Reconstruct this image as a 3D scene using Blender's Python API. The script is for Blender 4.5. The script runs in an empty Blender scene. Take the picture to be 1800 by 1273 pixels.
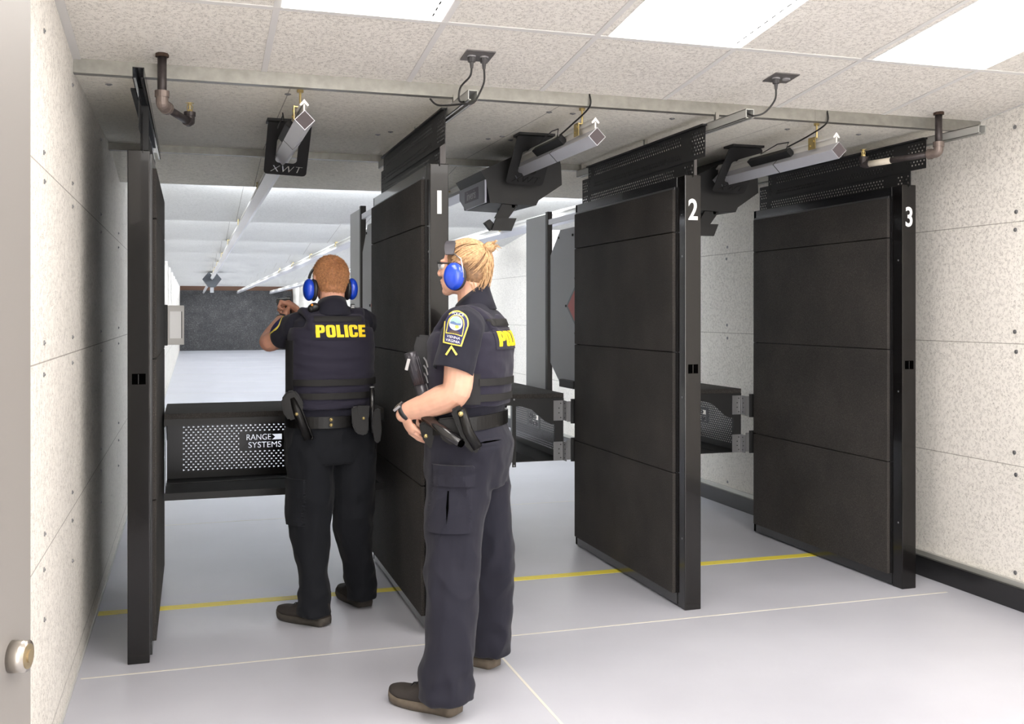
import bpy, bmesh, math, random
from mathutils import Vector, Matrix, noise
from mathutils.bvhtree import BVHTree
random.seed(7)
SC = bpy.context.scene
COL = SC.collection
PI = math.pi
V = Vector

# ------------------------------------------------------------------ camera
cd = bpy.data.cameras.new('camera')
cam = bpy.data.objects.new('camera', cd); COL.objects.link(cam)
cd.sensor_width = 36.0; cd.lens = 35.7; cd.shift_y = -0.04806; cd.clip_start = .05; cd.clip_end = 200
cam.location = (0, 0, 1.47)
cam.rotation_euler = (PI/2, 0, -math.atan(563/1785))
SC.camera = cam
# ------------------------------------------------------------------ view, world, lights
vs = SC.view_settings
vs.view_transform = 'Standard'; vs.look = 'None'; vs.gamma = 1; vs.use_curve_mapping = False
vs.exposure = 1.45
w = bpy.data.worlds.new('world'); SC.world = w; w.use_nodes = True
w.node_tree.nodes['Background'].inputs[0].default_value = (1, .97, .935, 1)
w.node_tree.nodes['Background'].inputs[1].default_value = 3.1
TROFFER = 4.2
RANGE_W = 32.0
def area(name, loc, rot, sx, sy, energy, col=(1, 1, 1)):
    l = bpy.data.lights.new(name, 'AREA'); l.shape = 'RECTANGLE'; l.size = sx; l.size_y = sy
    l.energy = energy; l.color = col
    o = bpy.data.objects.new(name, l); COL.objects.link(o); o.location = loc; o.rotation_euler = rot
    return o
EDGE = [7.05 + 2.9*i for i in range(12)]          # far lower edges of the range baffles
EZ = [2.32+.012*i for i in range(12)]             # and their heights
for i, ey in enumerate(EDGE):
    area('range_strip_lamp', (1.75, ey+(.6 if i else 1.0), EZ[i]+(.18 if i else .163)), (math.radians(92 if i else 88), 0, 0), 4.1 if i else 3.6, .16, RANGE_W, (.90, .95, 1))

# ------------------------------------------------------------------ materials
def lin(c):
    return tuple(((v/255)/12.92 if v/255 <= .04045 else ((v/255+.055)/1.055)**2.4) for v in c) + (1,)
MATS = {}
def mat(name, col, rough=.5, metal=0, spec=.5, bump=0, bscale=200, var=0, vscale=8, coat=0, emis=None, estr=0, sss=0, detail=3, sheen=0, alpha=1):
    if name in MATS: return MATS[name]
    m = bpy.data.materials.new(name); m.use_nodes = True
    nt = m.node_tree; b = nt.nodes['Principled BSDF']
    c = lin(col)
    b.inputs['Base Color'].default_value = c
    b.inputs['Roughness'].default_value = rough; b.inputs['Metallic'].default_value = metal
    b.inputs['Specular IOR Level'].default_value = spec
    b.inputs['Coat Weight'].default_value = coat
    b.inputs['Sheen Weight'].default_value = sheen
    if alpha < 1: b.inputs['Alpha'].default_value = alpha
    if sss:
        b.inputs['Subsurface Weight'].default_value = sss
        b.inputs['Subsurface Radius'].default_value = (.012, .004, .002)
        b.inputs['Subsurface Scale'].default_value = 1
    if emis: b.inputs['Emission Color'].default_value = lin(emis); b.inputs['Emission Strength'].default_value = estr
    tc = nt.nodes.new('ShaderNodeNewGeometry')
    if var:
        n = nt.nodes.new('ShaderNodeTexNoise'); n.inputs['Scale'].default_value = vscale; n.inputs['Detail'].default_value = detail
        nt.links.new(tc.outputs['Position'], n.inputs['Vector'])
        r = nt.nodes.new('ShaderNodeValToRGB')
        r.color_ramp.elements[0].position = .3; r.color_ramp.elements[1].position = .7
        r.color_ramp.elements[0].color = tuple(max(0, v*(1-var)) for v in c[:3])+(1,)
        r.color_ramp.elements[1].color = tuple(min(1, v*(1+var)) for v in c[:3])+(1,)
        nt.links.new(n.outputs['Fac'], r.inputs['Fac']); nt.links.new(r.outputs['Color'], b.inputs['Base Color'])
    if bump:
        n = nt.nodes.new('ShaderNodeTexNoise'); n.inputs['Scale'].default_value = bscale; n.inputs['Detail'].default_value = 4
        nt.links.new(tc.outputs['Position'], n.inputs['Vector'])
        bp = nt.nodes.new('ShaderNodeBump'); bp.inputs['Strength'].default_value = bump; bp.inputs['Distance'].default_value = .004
        nt.links.new(n.outputs['Fac'], bp.inputs['Height']); nt.links.new(bp.outputs['Normal'], b.inputs['Normal'])
    MATS[name] = m
    return m

def fibre_mat(name, col, seam_axis=None, seam0=.095, seam_d=.61, seam2=None, speck=(92, 83, 72), stretch=(1, 1, 1), scale=1.0, amount=.9, warm=0):
    """wood-wool acoustic board: pale fibres, little dark gaps, fine board joints"""
    m = bpy.data.materials.new(name); m.use_nodes = True
    nt = m.node_tree; b = nt.nodes['Principled BSDF']; N = nt.nodes.new; L = nt.links.new
    b.inputs['Roughness'].default_value = .95; b.inputs['Specular IOR Level'].default_value = .1
    g = N('ShaderNodeNewGeometry')
    mp = N('ShaderNodeMapping'); mp.inputs['Scale'].default_value = stretch; L(g.outputs['Position'], mp.inputs['Vector'])
    def nz(s, d, dist=0):
        n = N('ShaderNodeTexNoise'); n.inputs['Scale'].default_value = s*scale; n.inputs['Detail'].default_value = d
        n.inputs['Distortion'].default_value = dist; L(mp.outputs['Vector'], n.inputs['Vector']); return n
    def ramp(src, p0, p1, c0=(0, 0, 0, 1), c1=(1, 1, 1, 1)):
        r = N('ShaderNodeValToRGB'); r.color_ramp.elements[0].position = p0; r.color_ramp.elements[1].position = p1
        r.color_ramp.elements[0].color = c0; r.color_ramp.elements[1].color = c1; L(src, r.inputs['Fac']); return r
    def mth(op, a, bb=None, v=None):
        n = N('ShaderNodeMath'); n.operation = op
        if hasattr(a, 'links'): L(a, n.inputs[0])
        else: n.inputs[0].default_value = a
        if bb is not None:
            if hasattr(bb, 'links'): L(bb, n.inputs[1])
            else: n.inputs[1].default_value = bb
        if v is not None: n.inputs[2].default_value = v
        return n.outputs[0]
    n1 = nz(72, 2, 2.4); n2 = nz(58, 2, 0.4); n3 = nz(1.3/scale, 3)
    worm = ramp(mth('ABSOLUTE', mth('SUBTRACT', n1.outputs['Fac'], .5)), .0, .035, (1, 1, 1, 1), (0, 0, 0, 1))
    mask = ramp(n2.outputs['Fac'], .43, .58)
    dark = mth('MULTIPLY', mth('MULTIPLY', worm.outputs['Color'], mask.outputs['Color']), amount)
    base = ramp(n3.outputs['Fac'], .3, .75, tuple(v*.93 for v in lin(col)[:3])+(1,), lin(col))
    mx = N('ShaderNodeMix'); mx.data_type = 'RGBA'
    L(dark, mx.inputs[0]); L(base.outputs['Color'], mx.inputs[6]); mx.inputs[7].default_value = lin(speck)
    out = mx.outputs[2]
    sx = N('ShaderNodeSeparateXYZ'); L(g.outputs['Position'], sx.inputs[0])
    def seam(out, axis, o, d, wd=.0022):
        f = mth('PINGPONG', mth('SUBTRACT', sx.outputs[axis], o), d/2)
        s = mth('LESS_THAN', f, wd)
        s = mth('MULTIPLY', s, .55)
        k = N('ShaderNodeMix'); k.data_type = 'RGBA'; L(s, k.inputs[0]); L(out, k.inputs[6]); k.inputs[7].default_value = lin((95, 84, 72))
        return k.outputs[2]
    if seam_axis is not None: out = seam(out, seam_axis, seam0, seam_d)
    if seam2: out = seam(out, *seam2)
    L(out, b.inputs['Base Color'])
    bp = N('ShaderNodeBump'); bp.inputs['Strength'].default_value = .55; bp.inputs['Distance'].default_value = .004
    hh = mth('SUBTRACT', n1.outputs['Fac'], dark)
    L(hh, bp.inputs['Height']); L(bp.outputs['Normal'], b.inputs['Normal'])
    MATS[name] = m
    return m

def rubber_mat(name, col, sp=.6, scale=260):
    m = bpy.data.materials.new(name); m.use_nodes = True
    nt = m.node_tree; b = nt.nodes['Principled BSDF']; N = nt.nodes.new; L = nt.links.new
    b.inputs['Roughness'].default_value = .85; b.inputs['Specular IOR Level'].default_value = .3
    g = N('ShaderNodeNewGeometry')
    n = N('ShaderNodeTexNoise'); n.inputs['Scale'].default_value = scale; n.inputs['Detail'].default_value = 4; L(g.outputs['Position'], n.inputs['Vector'])
    n2 = N('ShaderNodeTexNoise'); n2.inputs['Scale'].default_value = 3; n2.inputs['Detail'].default_value = 5; L(g.outputs['Position'], n2.inputs['Vector'])
    r = N('ShaderNodeValToRGB'); c = lin(col)
    r.color_ramp.elements[0].position = .3; r.color_ramp.elements[0].color = tuple(v*.45 for v in c[:3])+(1,)
    r.color_ramp.elements[1].position = .6; r.color_ramp.elements[1].color = c
    e = r.color_ramp.elements.new(.74); e.color = tuple(min(1, v*(1+sp*4)) for v in c[:3])+(1,)
    L(n.outputs['Fac'], r.inputs['Fac'])
    r2 = N('ShaderNodeValToRGB'); r2.color_ramp.elements[0].position = .35; r2.color_ramp.elements[0].color = (.75, .75, .75, 1); r2.color_ramp.elements[1].position = .7; r2.color_ramp.elements[1].color = (1.12, 1.1, 1.07, 1)
    L(n2.outputs['Fac'], r2.inputs['Fac'])
    mx = N('ShaderNodeMix'); mx.data_type = 'RGBA'; mx.blend_type = 'MULTIPLY'; mx.inputs[0].default_value = 1
    L(r.outputs['Color'], mx.inputs[6]); L(r2.outputs['Color'], mx.inputs[7]); L(mx.outputs[2], b.inputs['Base Color'])
    bp = N('ShaderNodeBump'); bp.inputs['Strength'].default_value = .6; bp.inputs['Distance'].default_value = .003
    L(n.outputs['Fac'], bp.inputs['Height']); L(bp.outputs['Normal'], b.inputs['Normal'])
    MATS[name] = m
    return m

WALL = fibre_mat('wall_board', (244, 240, 233), seam_axis=2, scale=1.1)
CEIL = fibre_mat('ceiling_board', (238, 234, 227), speck=(88, 78, 66), scale=1.2)
BOOTH = fibre_mat('booth_board', (247, 243, 232), seam_axis=0, seam0=1.62, seam_d=1.22, stretch=(.6, 1.2, 1), amount=.8, scale=1.25)
BAF = fibre_mat('baffle_board', (236, 236, 234), seam_axis=0, seam0=1.62, seam_d=1.22, amount=.5)
GRID = mat('grid_white', (214, 212, 210), .5)
GALV = mat('galvanised', (150, 148, 142), .45, .6, var=.12, vscale=25, bump=.05, bscale=60)
BLACK = mat('black_steel', (24, 24, 26), .22, 0, .5, coat=.3)
BLACKM = mat('black_matte', (26, 26, 27), .55)
BRONZE = mat('post_black', (16, 14, 14), .16, .1, .45, coat=.15)
RUB = rubber_mat('rubber_pad', (66, 63, 61), .3)
TRAP = rubber_mat('rubber_trap', (70, 70, 72), .35, 34)
ALU = mat('aluminium', (204, 204, 210), .4, .35, bump=.03, bscale=40)
ALUC = mat('end_cap_grey', (84, 77, 79), .7, spec=.2)
STEEL = mat('hinge_steel', (150, 150, 152), .4, .7)
GREY = mat('grey_sheet', (140, 141, 144), .5, .1)
GREYL = mat('grey_light_sheet', (166, 167, 168), .5, .1)
BRASS = mat('brass', (196, 176, 122), .35, .85)
WHITE = mat('white_vinyl', (240, 240, 240), .5)
PIPE = mat('black_pipe', (62, 56, 56), .45, .4, var=.3, vscale=40)
FIT = mat('cast_fitting', (120, 108, 102), .45, .5, var=.15, vscale=30)
RED = mat('red_target', (176, 72, 66), .5)
CORD = mat('cord', (34, 33, 33), .5)
HOLE = mat('dark_recess', (3, 3, 3), 1, spec=0)

# ------------------------------------------------------------------ mesh helpers
def worldmat(o):
    m = o.matrix_basis.copy()
    while o.parent: o = o.parent; m = o.matrix_basis @ m
    return m
def link(name, me, m=None, parent=None, smooth=False, local=False):
    if parent is not None and not local:
        me.transform(worldmat(parent).inverted())
    o = bpy.data.objects.new(name, me); COL.objects.link(o)
    if m is not None and not me.materials: me.materials.append(m)
    if parent is not None: o.parent = parent
    for p in me.polygons: p.use_smooth = smooth
    return o
def empty(name, loc, label, cat, group=None, rz=0):
    o = bpy.data.objects.new(name, None); COL.objects.link(o); o.location = loc; o.rotation_euler = (0, 0, rz); o.empty_display_size = .1
    tag(o, label, cat, group); return o
def tag(o, label=None, cat=None, group=None, kind=None):
    if label: o['label'] = label
    if cat: o['category'] = cat
    if group: o['group'] = group
    if kind: o['kind'] = kind
    return o
def struct(o): o['kind'] = 'structure'; return o

class MB:
    def __init__(s): s.bm = bmesh.new()
    def box(s, x0, x1, y0, y1, z0, z1, bev=0, M=None):
        vs = [V((x, y, z)) for x in (x0, x1) for y in (y0, y1) for z in (z0, z1)]
        if M: vs = [M @ v for v in vs]
        v = [s.bm.verts.new(q) for q in vs]
        fs = [(0, 1, 3, 2), (4, 6, 7, 5), (0, 4, 5, 1), (2, 3, 7, 6), (0, 2, 6, 4), (1, 5, 7, 3)]
        F = [s.bm.faces.new([v[i] for i in f]) for f in fs]
        bmesh.ops.recalc_face_normals(s.bm, faces=F)
        if bev:
            es = list({e for f in F for e in f.edges})
            bmesh.ops.bevel(s.bm, geom=es, offset=bev, segments=2, affect='EDGES', profile=.6)
        return s
    def tube(s, pts, r, n=10, caps=True, sq=1.0):
        pts = [V(p) for p in pts]; rs = r if isinstance(r, (list, tuple)) else [r]*len(pts)
        rings = []; up = None
        for i, p in enumerate(pts):
            d = (pts[min(i+1, len(pts)-1)] - pts[max(i-1, 0)]).normalized()
            if up is None: up = d.orthogonal().normalized()
            up = (up - d*up.dot(d)).normalized(); sd = d.cross(up)
            rings.append([s.bm.verts.new(p + (up*math.cos(a)*sq + sd*math.sin(a))*rs[i]) for a in [2*PI*k/n for k in range(n)]])
        F = []
        for a, b in zip(rings, rings[1:]):
            for k in range(n): F.append(s.bm.faces.new((a[k], a[(k+1) % n], b[(k+1) % n], b[k])))
        if caps: F.append(s.bm.faces.new(rings[0][::-1])); F.append(s.bm.faces.new(rings[-1]))
        bmesh.ops.recalc_face_normals(s.bm, faces=F)
        return s
    def cyl(s, a, b, r, n=16, r2=None): return s.tube([a, b], [r, r if r2 is None else r2], n)
    def prism(s, poly, axis, a0, a1, M=None):
        """poly in the plane of the two other axes (cyclic order), extruded along axis a0..a1"""
        def mk(p, a):
            q = {'y': (p[0], a, p[1]), 'x': (a, p[0], p[1]), 'z': (p[0], p[1], a)}[axis]
            q = V(q); return M @ q if M else q
        A = [s.bm.verts.new(mk(p, a0)) for p in poly]; B = [s.bm.verts.new(mk(p, a1)) for p in poly]
        n = len(poly); F = [s.bm.faces.new(A), s.bm.faces.new(B[::-1])]
        for k in range(n): F.append(s.bm.faces.new((A[k], B[k], B[(k+1) % n], A[(k+1) % n])))
        bmesh.ops.recalc_face_normals(s.bm, faces=F)
        return s
    def quad(s, *ps): s.bm.faces.new([s.bm.verts.new(V(p)) for p in ps]); return s
    def ell(s, c, r, R=None, seg=20, rings=14):
        m = Matrix.Translation(V(c)) @ (R if R else Matrix.Identity(4)) @ Matrix.Diagonal(V((r[0], r[1], r[2], 1)))
        bmesh.ops.create_uvsphere(s.bm, u_segments=seg, v_segments=rings, radius=1, matrix=m); return s
    def loft(s, rings, caps=True):
        R = [[s.bm.verts.new(V(p)) for p in r] for r in rings]; n = len(R[0]); F = []
        for a, b in zip(R, R[1:]):
            for k in range(n): F.append(s.bm.faces.new((a[k], a[(k+1) % n], b[(k+1) % n], b[k])))
        if caps: F.append(s.bm.faces.new(R[0][::-1])); F.append(s.bm.faces.new(R[-1]))
        bmesh.ops.recalc_face_normals(s.bm, faces=F)
        return s
    def mesh(s, name='m'):
        me = bpy.data.meshes.new(name); s.bm.to_mesh(me); s.bm.free(); return me
    def build(s, name, m, parent=None, smooth=False, local=False):
        return link(name, s.mesh(name), m, parent, smooth, local)

# 2D plates with cut-outs and lettering (filled curves turned into meshes)
def text_splines(txt, size, x=0, y=0, shear=0, sx=1, align='CENTER', spacing=1, offset=0, font=None):
    c = bpy.data.curves.new('t', 'FONT'); c.body = txt; c.size = size; c.align_x = align; c.align_y = 'CENTER'; c.shear = shear; c.space_character = spacing; c.offset = offset
    o = bpy.data.objects.new('t', c); COL.objects.link(o)
    dg = bpy.context.evaluated_depsgraph_get()
    cu = o.to_curve(dg)
    res = []
    for sp in cu.splines:
        pts = []
        if sp.type == 'BEZIER':
            bp = sp.bezier_points; n = len(bp)
            for i in range(n):
                a, b = bp[i], bp[(i+1) % n]
                straight = (a.handle_right-a.co).length < 1e-6 and (b.handle_left-b.co).length < 1e-6
                k = 1 if straight else 5
                for j in range(k):
                    t = j/k; u = 1-t
                    pts.append(a.co*u**3 + a.handle_right*3*u*u*t + b.handle_left*3*u*t*t + b.co*t**3)
        else:
            pts = [p.co.to_3d() for p in sp.points]
        res.append([(p.x*sx+x, p.y+y) for p in pts])
    o.to_curve_clear(); bpy.data.objects.remove(o); bpy.data.curves.remove(c)
    return res
def plate_mesh(loops, thick, M=None, offset=0):
    cu = bpy.data.curves.new('p', 'CURVE'); cu.dimensions = '2D'; cu.fill_mode = 'BOTH'; cu.extrude = thick/2; cu.offset = offset
    for lp in loops:
        sp = cu.splines.new('POLY'); sp.points.add(len(lp)-1); sp.use_cyclic_u = True
        for p, q in zip(sp.points, lp): p.co = (q[0], q[1], 0, 1)
    o = bpy.data.objects.new('p', cu); COL.objects.link(o)
    dg = bpy.context.evaluated_depsgraph_get()
    me = bpy.data.meshes.new_from_object(o.evaluated_get(dg))
    bpy.data.objects.remove(o); bpy.data.curves.remove(cu)
    me.materials.clear()
    if M: me.transform(M)
    return me
def frame(o, u, v):
    """matrix whose x,y axes are u,v at origin o"""
    u = V(u).normalized(); v = V(v); v = (v-u*v.dot(u)).normalized(); n = u.cross(v)
    return Matrix(((u.x, v.x, n.x, o[0]), (u.y, v.y, n.y, o[1]), (u.z, v.z, n.z, o[2]), (0, 0, 0, 1)))
def rrect(x0, x1, y0, y1, r=.01, n=5):
    out = []
    for cx, cy, a in ((x1-r, y1-r, 0), (x0+r, y1-r, PI/2), (x0+r, y0+r, PI), (x1-r, y0+r, 3*PI/2)):
        for i in range(n+1): out.append((cx+r*math.cos(a+PI/2*i/n), cy+r*math.sin(a+PI/2*i/n)))
    return out
def perf(x0, x1, z0, z1, cw, ch, hole, fn, M, skip=None):
    """sheet of cells with a small hole in each cell where fn(x,z); hole = polygon in cell units, 3 or 4 points"""
    bm = bmesh.new(); nr = int(round((z1-z0)/ch)); ch = (z1-z0)/nr
    for j in range(nr):
        za = z0+j*ch; off = (cw/2 if j % 2 else 0); xs = [x0]
        x = x0+off
        while x < x1-1e-6:
            if x > x0+1e-6: xs.append(x)
            x += cw
        xs.append(x1)
        for a, b in zip(xs, xs[1:]):
            o4 = [(a, za), (b, za), (b, za+ch), (a, za+ch)]
            full = abs(b-a-cw) < 1e-5
            if skip and a >= skip[0]-.012 and b <= skip[1]+.012 and za >= skip[2]-.006 and za+ch <= skip[3]+.006: continue
            if full and fn((a+b)/2, za+ch/2):
                c = [((a+b)/2+h[0]*cw, za+ch/2+h[1]*ch) for h in hole]
                O = [bm.verts.new((p[0], p[1], 0)) for p in o4]; I = [bm.verts.new((p[0], p[1], 0)) for p in c]
                if len(I) == 4:
                    for k in range(4): bm.faces.new((O[k], O[(k+1) % 4], I[(k+1) % 4], I[k]))
                else:   # 3 points: bottom-left, right, top-left
                    bm.faces.new((O[0], O[1], I[1], I[0])); bm.faces.new((O[1], O[2], I[1])); bm.faces.new((O[2], O[3], I[2], I[1])); bm.faces.new((O[3], O[0], I[0], I[2]))
            else:
                bm.faces.new([bm.verts.new((p[0], p[1], 0)) for p in o4])
    bmesh.ops.remove_doubles(bm, verts=bm.verts, dist=1e-5)
    me = bpy.data.meshes.new('perf'); bm.to_mesh(me); bm.free(); me.transform(M); return me
TRI = [(-.22, -.34), (.26, 0), (-.22, .34)]
DIA = [(-.24, -.2), (.2, -.26), (.24, .2), (-.2, .26)]
def text_on(name, txt, size, M, m, parent, sx=1, thick=.001, shear=0, spacing=1, offset=0):
    return link(name, plate_mesh(text_splines(txt, size, sx=sx, shear=shear, spacing=spacing, offset=offset), thick, M), m, parent)

exec_parts = []
# ================================================================== SETTING
XL, XR = -.445, 3.93
def floor_material():
    m = bpy.data.materials.new('floor_epoxy'); m.use_nodes = True; nt = m.node_tree; b = nt.nodes['Principled BSDF']
    b.inputs['Base Color'].default_value = lin((196, 195, 203)); b.inputs['Roughness'].default_value = .33; b.inputs['Specular IOR Level'].default_value = .45
    g = nt.nodes.new('ShaderNodeNewGeometry'); n = nt.nodes.new('ShaderNodeTexNoise'); n.inputs['Scale'].default_value = 1.2; n.inputs['Detail'].default_value = 6
    nt.links.new(g.outputs['Position'], n.inputs['Vector'])
    r = nt.nodes.new('ShaderNodeValToRGB'); r.color_ramp.elements[0].color = lin((183, 184, 193)); r.color_ramp.elements[1].color = lin((193, 194, 203))
    r.color_ramp.elements[0].position = .35; r.color_ramp.elements[1].position = .65
    nt.links.new(n.outputs['Fac'], r.inputs['Fac']); nt.links.new(r.outputs['Color'], b.inputs['Base Color'])
    r3 = nt.nodes.new('ShaderNodeMapRange'); r3.inputs[3].default_value = .28; r3.inputs[4].default_value = .42
    nt.links.new(n.outputs['Fac'], r3.inputs[0]); nt.links.new(r3.outputs[0], b.inputs['Roughness'])
    return m
FLOORM = floor_material()
fl = struct(MB().box(-2.6, 5, -3.2, 43, -.08, 0).build('floor', FLOORM))
MB().box(XL+.01, 3.86, 5.30, 5.372, -.001, .0012).build('yellow_stripe', mat('yellow_paint', (246, 228, 84), .5), fl)
SEAM = mat('floor_seam', (222, 218, 208), .6)
MB().box(XL+.02, 3.79, 4.402, 4.413, -.001, .0008).build('seam', SEAM, fl)
MB().box(1.256, 1.267, -3, 4.402, -.001, .0008).build('seam', SEAM, fl)
for k in range(1, 12): MB().box(XL+.02, 3.88, 4.41+3*k, 4.42+3*k, -.001, .0008).build('seam', SEAM, fl)
struct(MB().box(XL-.12, XL, -.9, 43, 0, 3.2).build('wall_left', WALL))
struct(MB().box(XR, XR+.12, -3.2, 43, 0, 3.2).build('wall_right', WALL))
PLAIN = mat('painted_wall', (222, 220, 216), .7)
struct(MB().box(2.3, 5, -3.3, -3.2, 0, 3.2).build('wall_light_block', PLAIN))  # added out of view, blocks light coming in towards the left wall
struct(MB().box(-.9, .15, -3.3, -3.2, 0, 3.2).build('wall_dark_reflect', mat('dark_reflection', (60, 56, 54), .8)))  # added out of view, a dark surface for the left post to reflect
struct(MB().box(-2.6, XL-.12, -.9, -.8, 0, 3.2).build('wall_entry_return', PLAIN))
# sloping drop ceiling in front (falls towards the stalls)
K = .1175; ZC = 2.47; YC = 4.33
def zc_(y): return ZC+K*(YC-y)
def slab(name, x0, x1, ya, za, yb, zb, t, m):
    b = MB(); b.prism([(ya, za), (yb, zb), (yb, zb+t), (ya, za+t)], 'x', x0, x1); return struct(b.build(name, m))
GX = .286; GY = 3.67
trof = [(GX+k, r) for r in (0, 1, 2) for k in (0, 1.2455, 2.46)]  # rear rows are unseen, one of them added for more bounce light
cl = slab('ceiling', -2.6, XR, -3.2, zc_(-3.2), YC, ZC, .06, CEIL)
def sloped(x0, x1, y0, y1, dz0, dz1):
    """thin box following the sloped ceiling, dz below it"""
    b = MB(); b.prism([(y0, zc_(y0)-dz1), (y1, zc_(y1)-dz1), (y1, zc_(y1)-dz0), (y0, zc_(y0)-dz0)], 'x', x0, x1); return b
xs = [GX+.61*i-.002*i for i in range(0, 7)]
gridb = MB()
for x in xs[0:]: gridb.prism([(-3.2, zc_(-3.2)-.003), (YC-.01, zc_(YC-.01)-.003), (YC-.01, zc_(YC)+.002), (-3.2, zc_(-3.2)+.002)], 'x', x-.012, x+.012)
gridb.prism([(-.9, zc_(-.9)-.004), (YC-.01, zc_(YC)-.004), (YC-.01, zc_(YC)+.002), (-.9, zc_(-.9)+.002)], 'x', XL, XL+.03)
for y in [GY-1.22*i for i in range(0, 6)]: gridb.prism([(y-.012, zc_(y-.012)-.0035), (y+.012, zc_(y+.012)-.0035), (y+.012, zc_(y+.012)+.002), (y-.012, zc_(y-.012)+.002)], 'x', XL, XR)
g_ = gridb.build('ceiling_grid', GRID, cl)
# flat ceiling over the stalls, its steel angles, first baffle and the range baffles
struct(MB().box(XL, XR, YC, 6.15, 2.425, 2.5).build('ceiling_stalls', BOOTH))
def angle(name, y, z0, z1, lip):
    b = MB(); b.box(XL, XR, y-.004, y, z0, z1); b.box(XL, XR, y, y+lip, z0, z0+.004)
    for xx in (1.62-.58, 2.93): b.box(xx-.0015, xx+.0015, y-.0052, y-.004, z0, z1)
    o = struct(b.build(name, GALV)); return o
angle('trim_1', YC-.004, 2.415, 2.472, .04)
angle('trim_2', 6.11, 2.385, 2.43, .04)
slab('ceiling_baffle', XL, XR, 6.15, 2.43, 7.05, 2.32, .02, BOOTH)
for i in range(11):
    y0 = EDGE[i]+.05; y1 = EDGE[i+1]
    slab('ceiling_baffle', XL, XR, y0, EZ[i]+.325, y1, EZ[i+1], .02, BAF)
    struct(MB().box(XL, XR, EDGE[i]-.02, EDGE[i]+.03, EZ[i]+.002, 2.82).build('ceiling_drop', BAF))
struct(MB().box(XL, XR, 6.1, 43, 3.0, 3.05).build('ceiling_deck', BAF))
# bullet trap at the far end
tb = MB(); tb.prism([(41.2, 0), (41.2, .02), (42.1, 2.36), (42.28, 2.36), (42.28, 0)], 'x', XL+.012, 3.88)
trap = tag(tb.build('bullet_trap', TRAP), 'dark granular rubber bullet trap closing the far end of the range', 'bullet trap')
struct(MB().box(XL, XR, 42.3, 42.5, 0, 3).build('wall_far', mat('brown_board', (92, 66, 52), .8)))
# baseboards
BB = mat('baseboard_black', (34, 34, 36), .25)
b = MB(); b.box(3.885, XR, -3.2, 41, 0, .11, .002); o = struct(b.build('baseboard_right', BB))
b = MB(); b.box(3.905, XR, -3.2, 41, .11, .136); struct(b.build('trim_3', mat('cap_strip', (190, 190, 184), .35, .5)))
b = MB(); b.box(XL, XL+.006, -.9, 41, 0, .012); struct(b.build('baseboard_left', mat('caulk', (200, 200, 198), .6)))
# screws with washers on walls and stall ceiling
def screw(parent, p, n, r=.011):
    p = V(p); n = V(n); b = MB(); b.cyl(p, p+n*.003, r, 12); b.cyl(p+n*.003, p+n*.006, r*.45, 8)
    return b.build('screw', STEEL, parent, smooth=False)
wr = bpy.data.objects['wall_right']; wl = bpy.data.objects['wall_left']
for y in (4.09, 6.957, 9.8, 2.9):
    for z in (.17, .66, .77, 1.275, 1.375, 1.885, 1.975, 2.40): screw(wr, (XR, y+random.uniform(-.01, .01), z), (-1, 0, 0))
for y in (4.3, 5.6, 3.5, 6.9):
    for z in (.5, .66, .77, 1.275, 1.375, 1.885, 1.975, 2.36): screw(wl, (XL, y+random.uniform(-.01, .01), z), (1, 0, 0), .008)
cs = bpy.data.objects['ceiling_stalls']
for x, y in ((-.33, 4.55), (.4, 4.52), (1.62, 4.55), (1.74, 4.55), (2.25, 4.52), (2.95, 4.6), (3.4, 4.62), (1.55, 5.35), (1.6, 5.25), (1.68, 5.35), (1.7, 5.28), (.95, 5.4), (1.0, 5.3), (2.5, 5.2), (2.55, 5.2)):
    screw(cs, (x, y, 2.425), (0, 0, -1), .014)
# the entry door standing open along the left wall
ang = math.radians(14.0)
dr = struct(empty('door_1', (-.437, .76, 0), 'x', 'x', rz=-ang)); 
for k in ('label', 'category'): del dr[k]
DOORM = mat('door_paint', (128, 124, 121), .45)
MB().box(-.045, 0, 0, .885, .01, 2.13, .002).build('door_panel', DOORM, dr, local=True)
lk = MB(); lk.cyl((0, .82, .992), (.022, .82, .992), .0225, 32, .0215); L1 = lk.build('deadbolt', mat('satin_nickel', (176, 170, 162), .28, .85), dr, local=True, smooth=True)
MB().cyl((.022, .82, .992), (.0235, .82, .992), .017, 28).cyl((.0235, .82, .992), (.026, .82, .992), .009, 20).build('key_cylinder', mat('keyway_brass', (168, 152, 122), .4, .8), L1, local=True)
# ------------------------------------------------------------------ ceiling lamps
GLOW = mat('lamp_diffuser', (255, 255, 255), .5, emis=(255, 250, 244), estr=TROFFER)
tlab = ['recessed ceiling light panel nearest the left wall', 'recessed ceiling light panel in the middle of the front row', 'recessed ceiling light panel nearest the right wall']
for i, (x, nrow) in enumerate(trof):
    y1 = GY-.012-(0, 2.44, 4.88)[nrow]
    y0 = y1-1.196
    x0, x1 = x+.012, x+.598
    yc = (y0+y1)/2
    t = empty('ceiling_light', ((x0+x1)/2, yc, zc_(yc)), tlab[i] if i < 3 else 'recessed ceiling light panel outside the photo, behind the camera', 'ceiling light', 'recessed light panels in the sloping ceiling')
    sloped(x0, x1, y0, y1, -.002, .003).build('frame', WHITE, t)
    sloped(x0+.008, x1-.008, y0+.008, y1-.008, .003, .006).build('diffuser', GLOW, t)
    sb = MB()
    if i > 2: continue
    for k in range(22 if i == 1 else (9 if i == 0 else 3)):
        ya = y1-.05-.052*k
        sb.prism([(ya, zc_(ya)-.0075), (ya-.028, zc_(ya-.028)-.0075), (ya-.028, zc_(ya-.028)-.0055), (ya, zc_(ya)-.0055)], 'x', x1-.052, x1-.046)
    sb.build('vent_slots', BLACKM, t)
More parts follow.
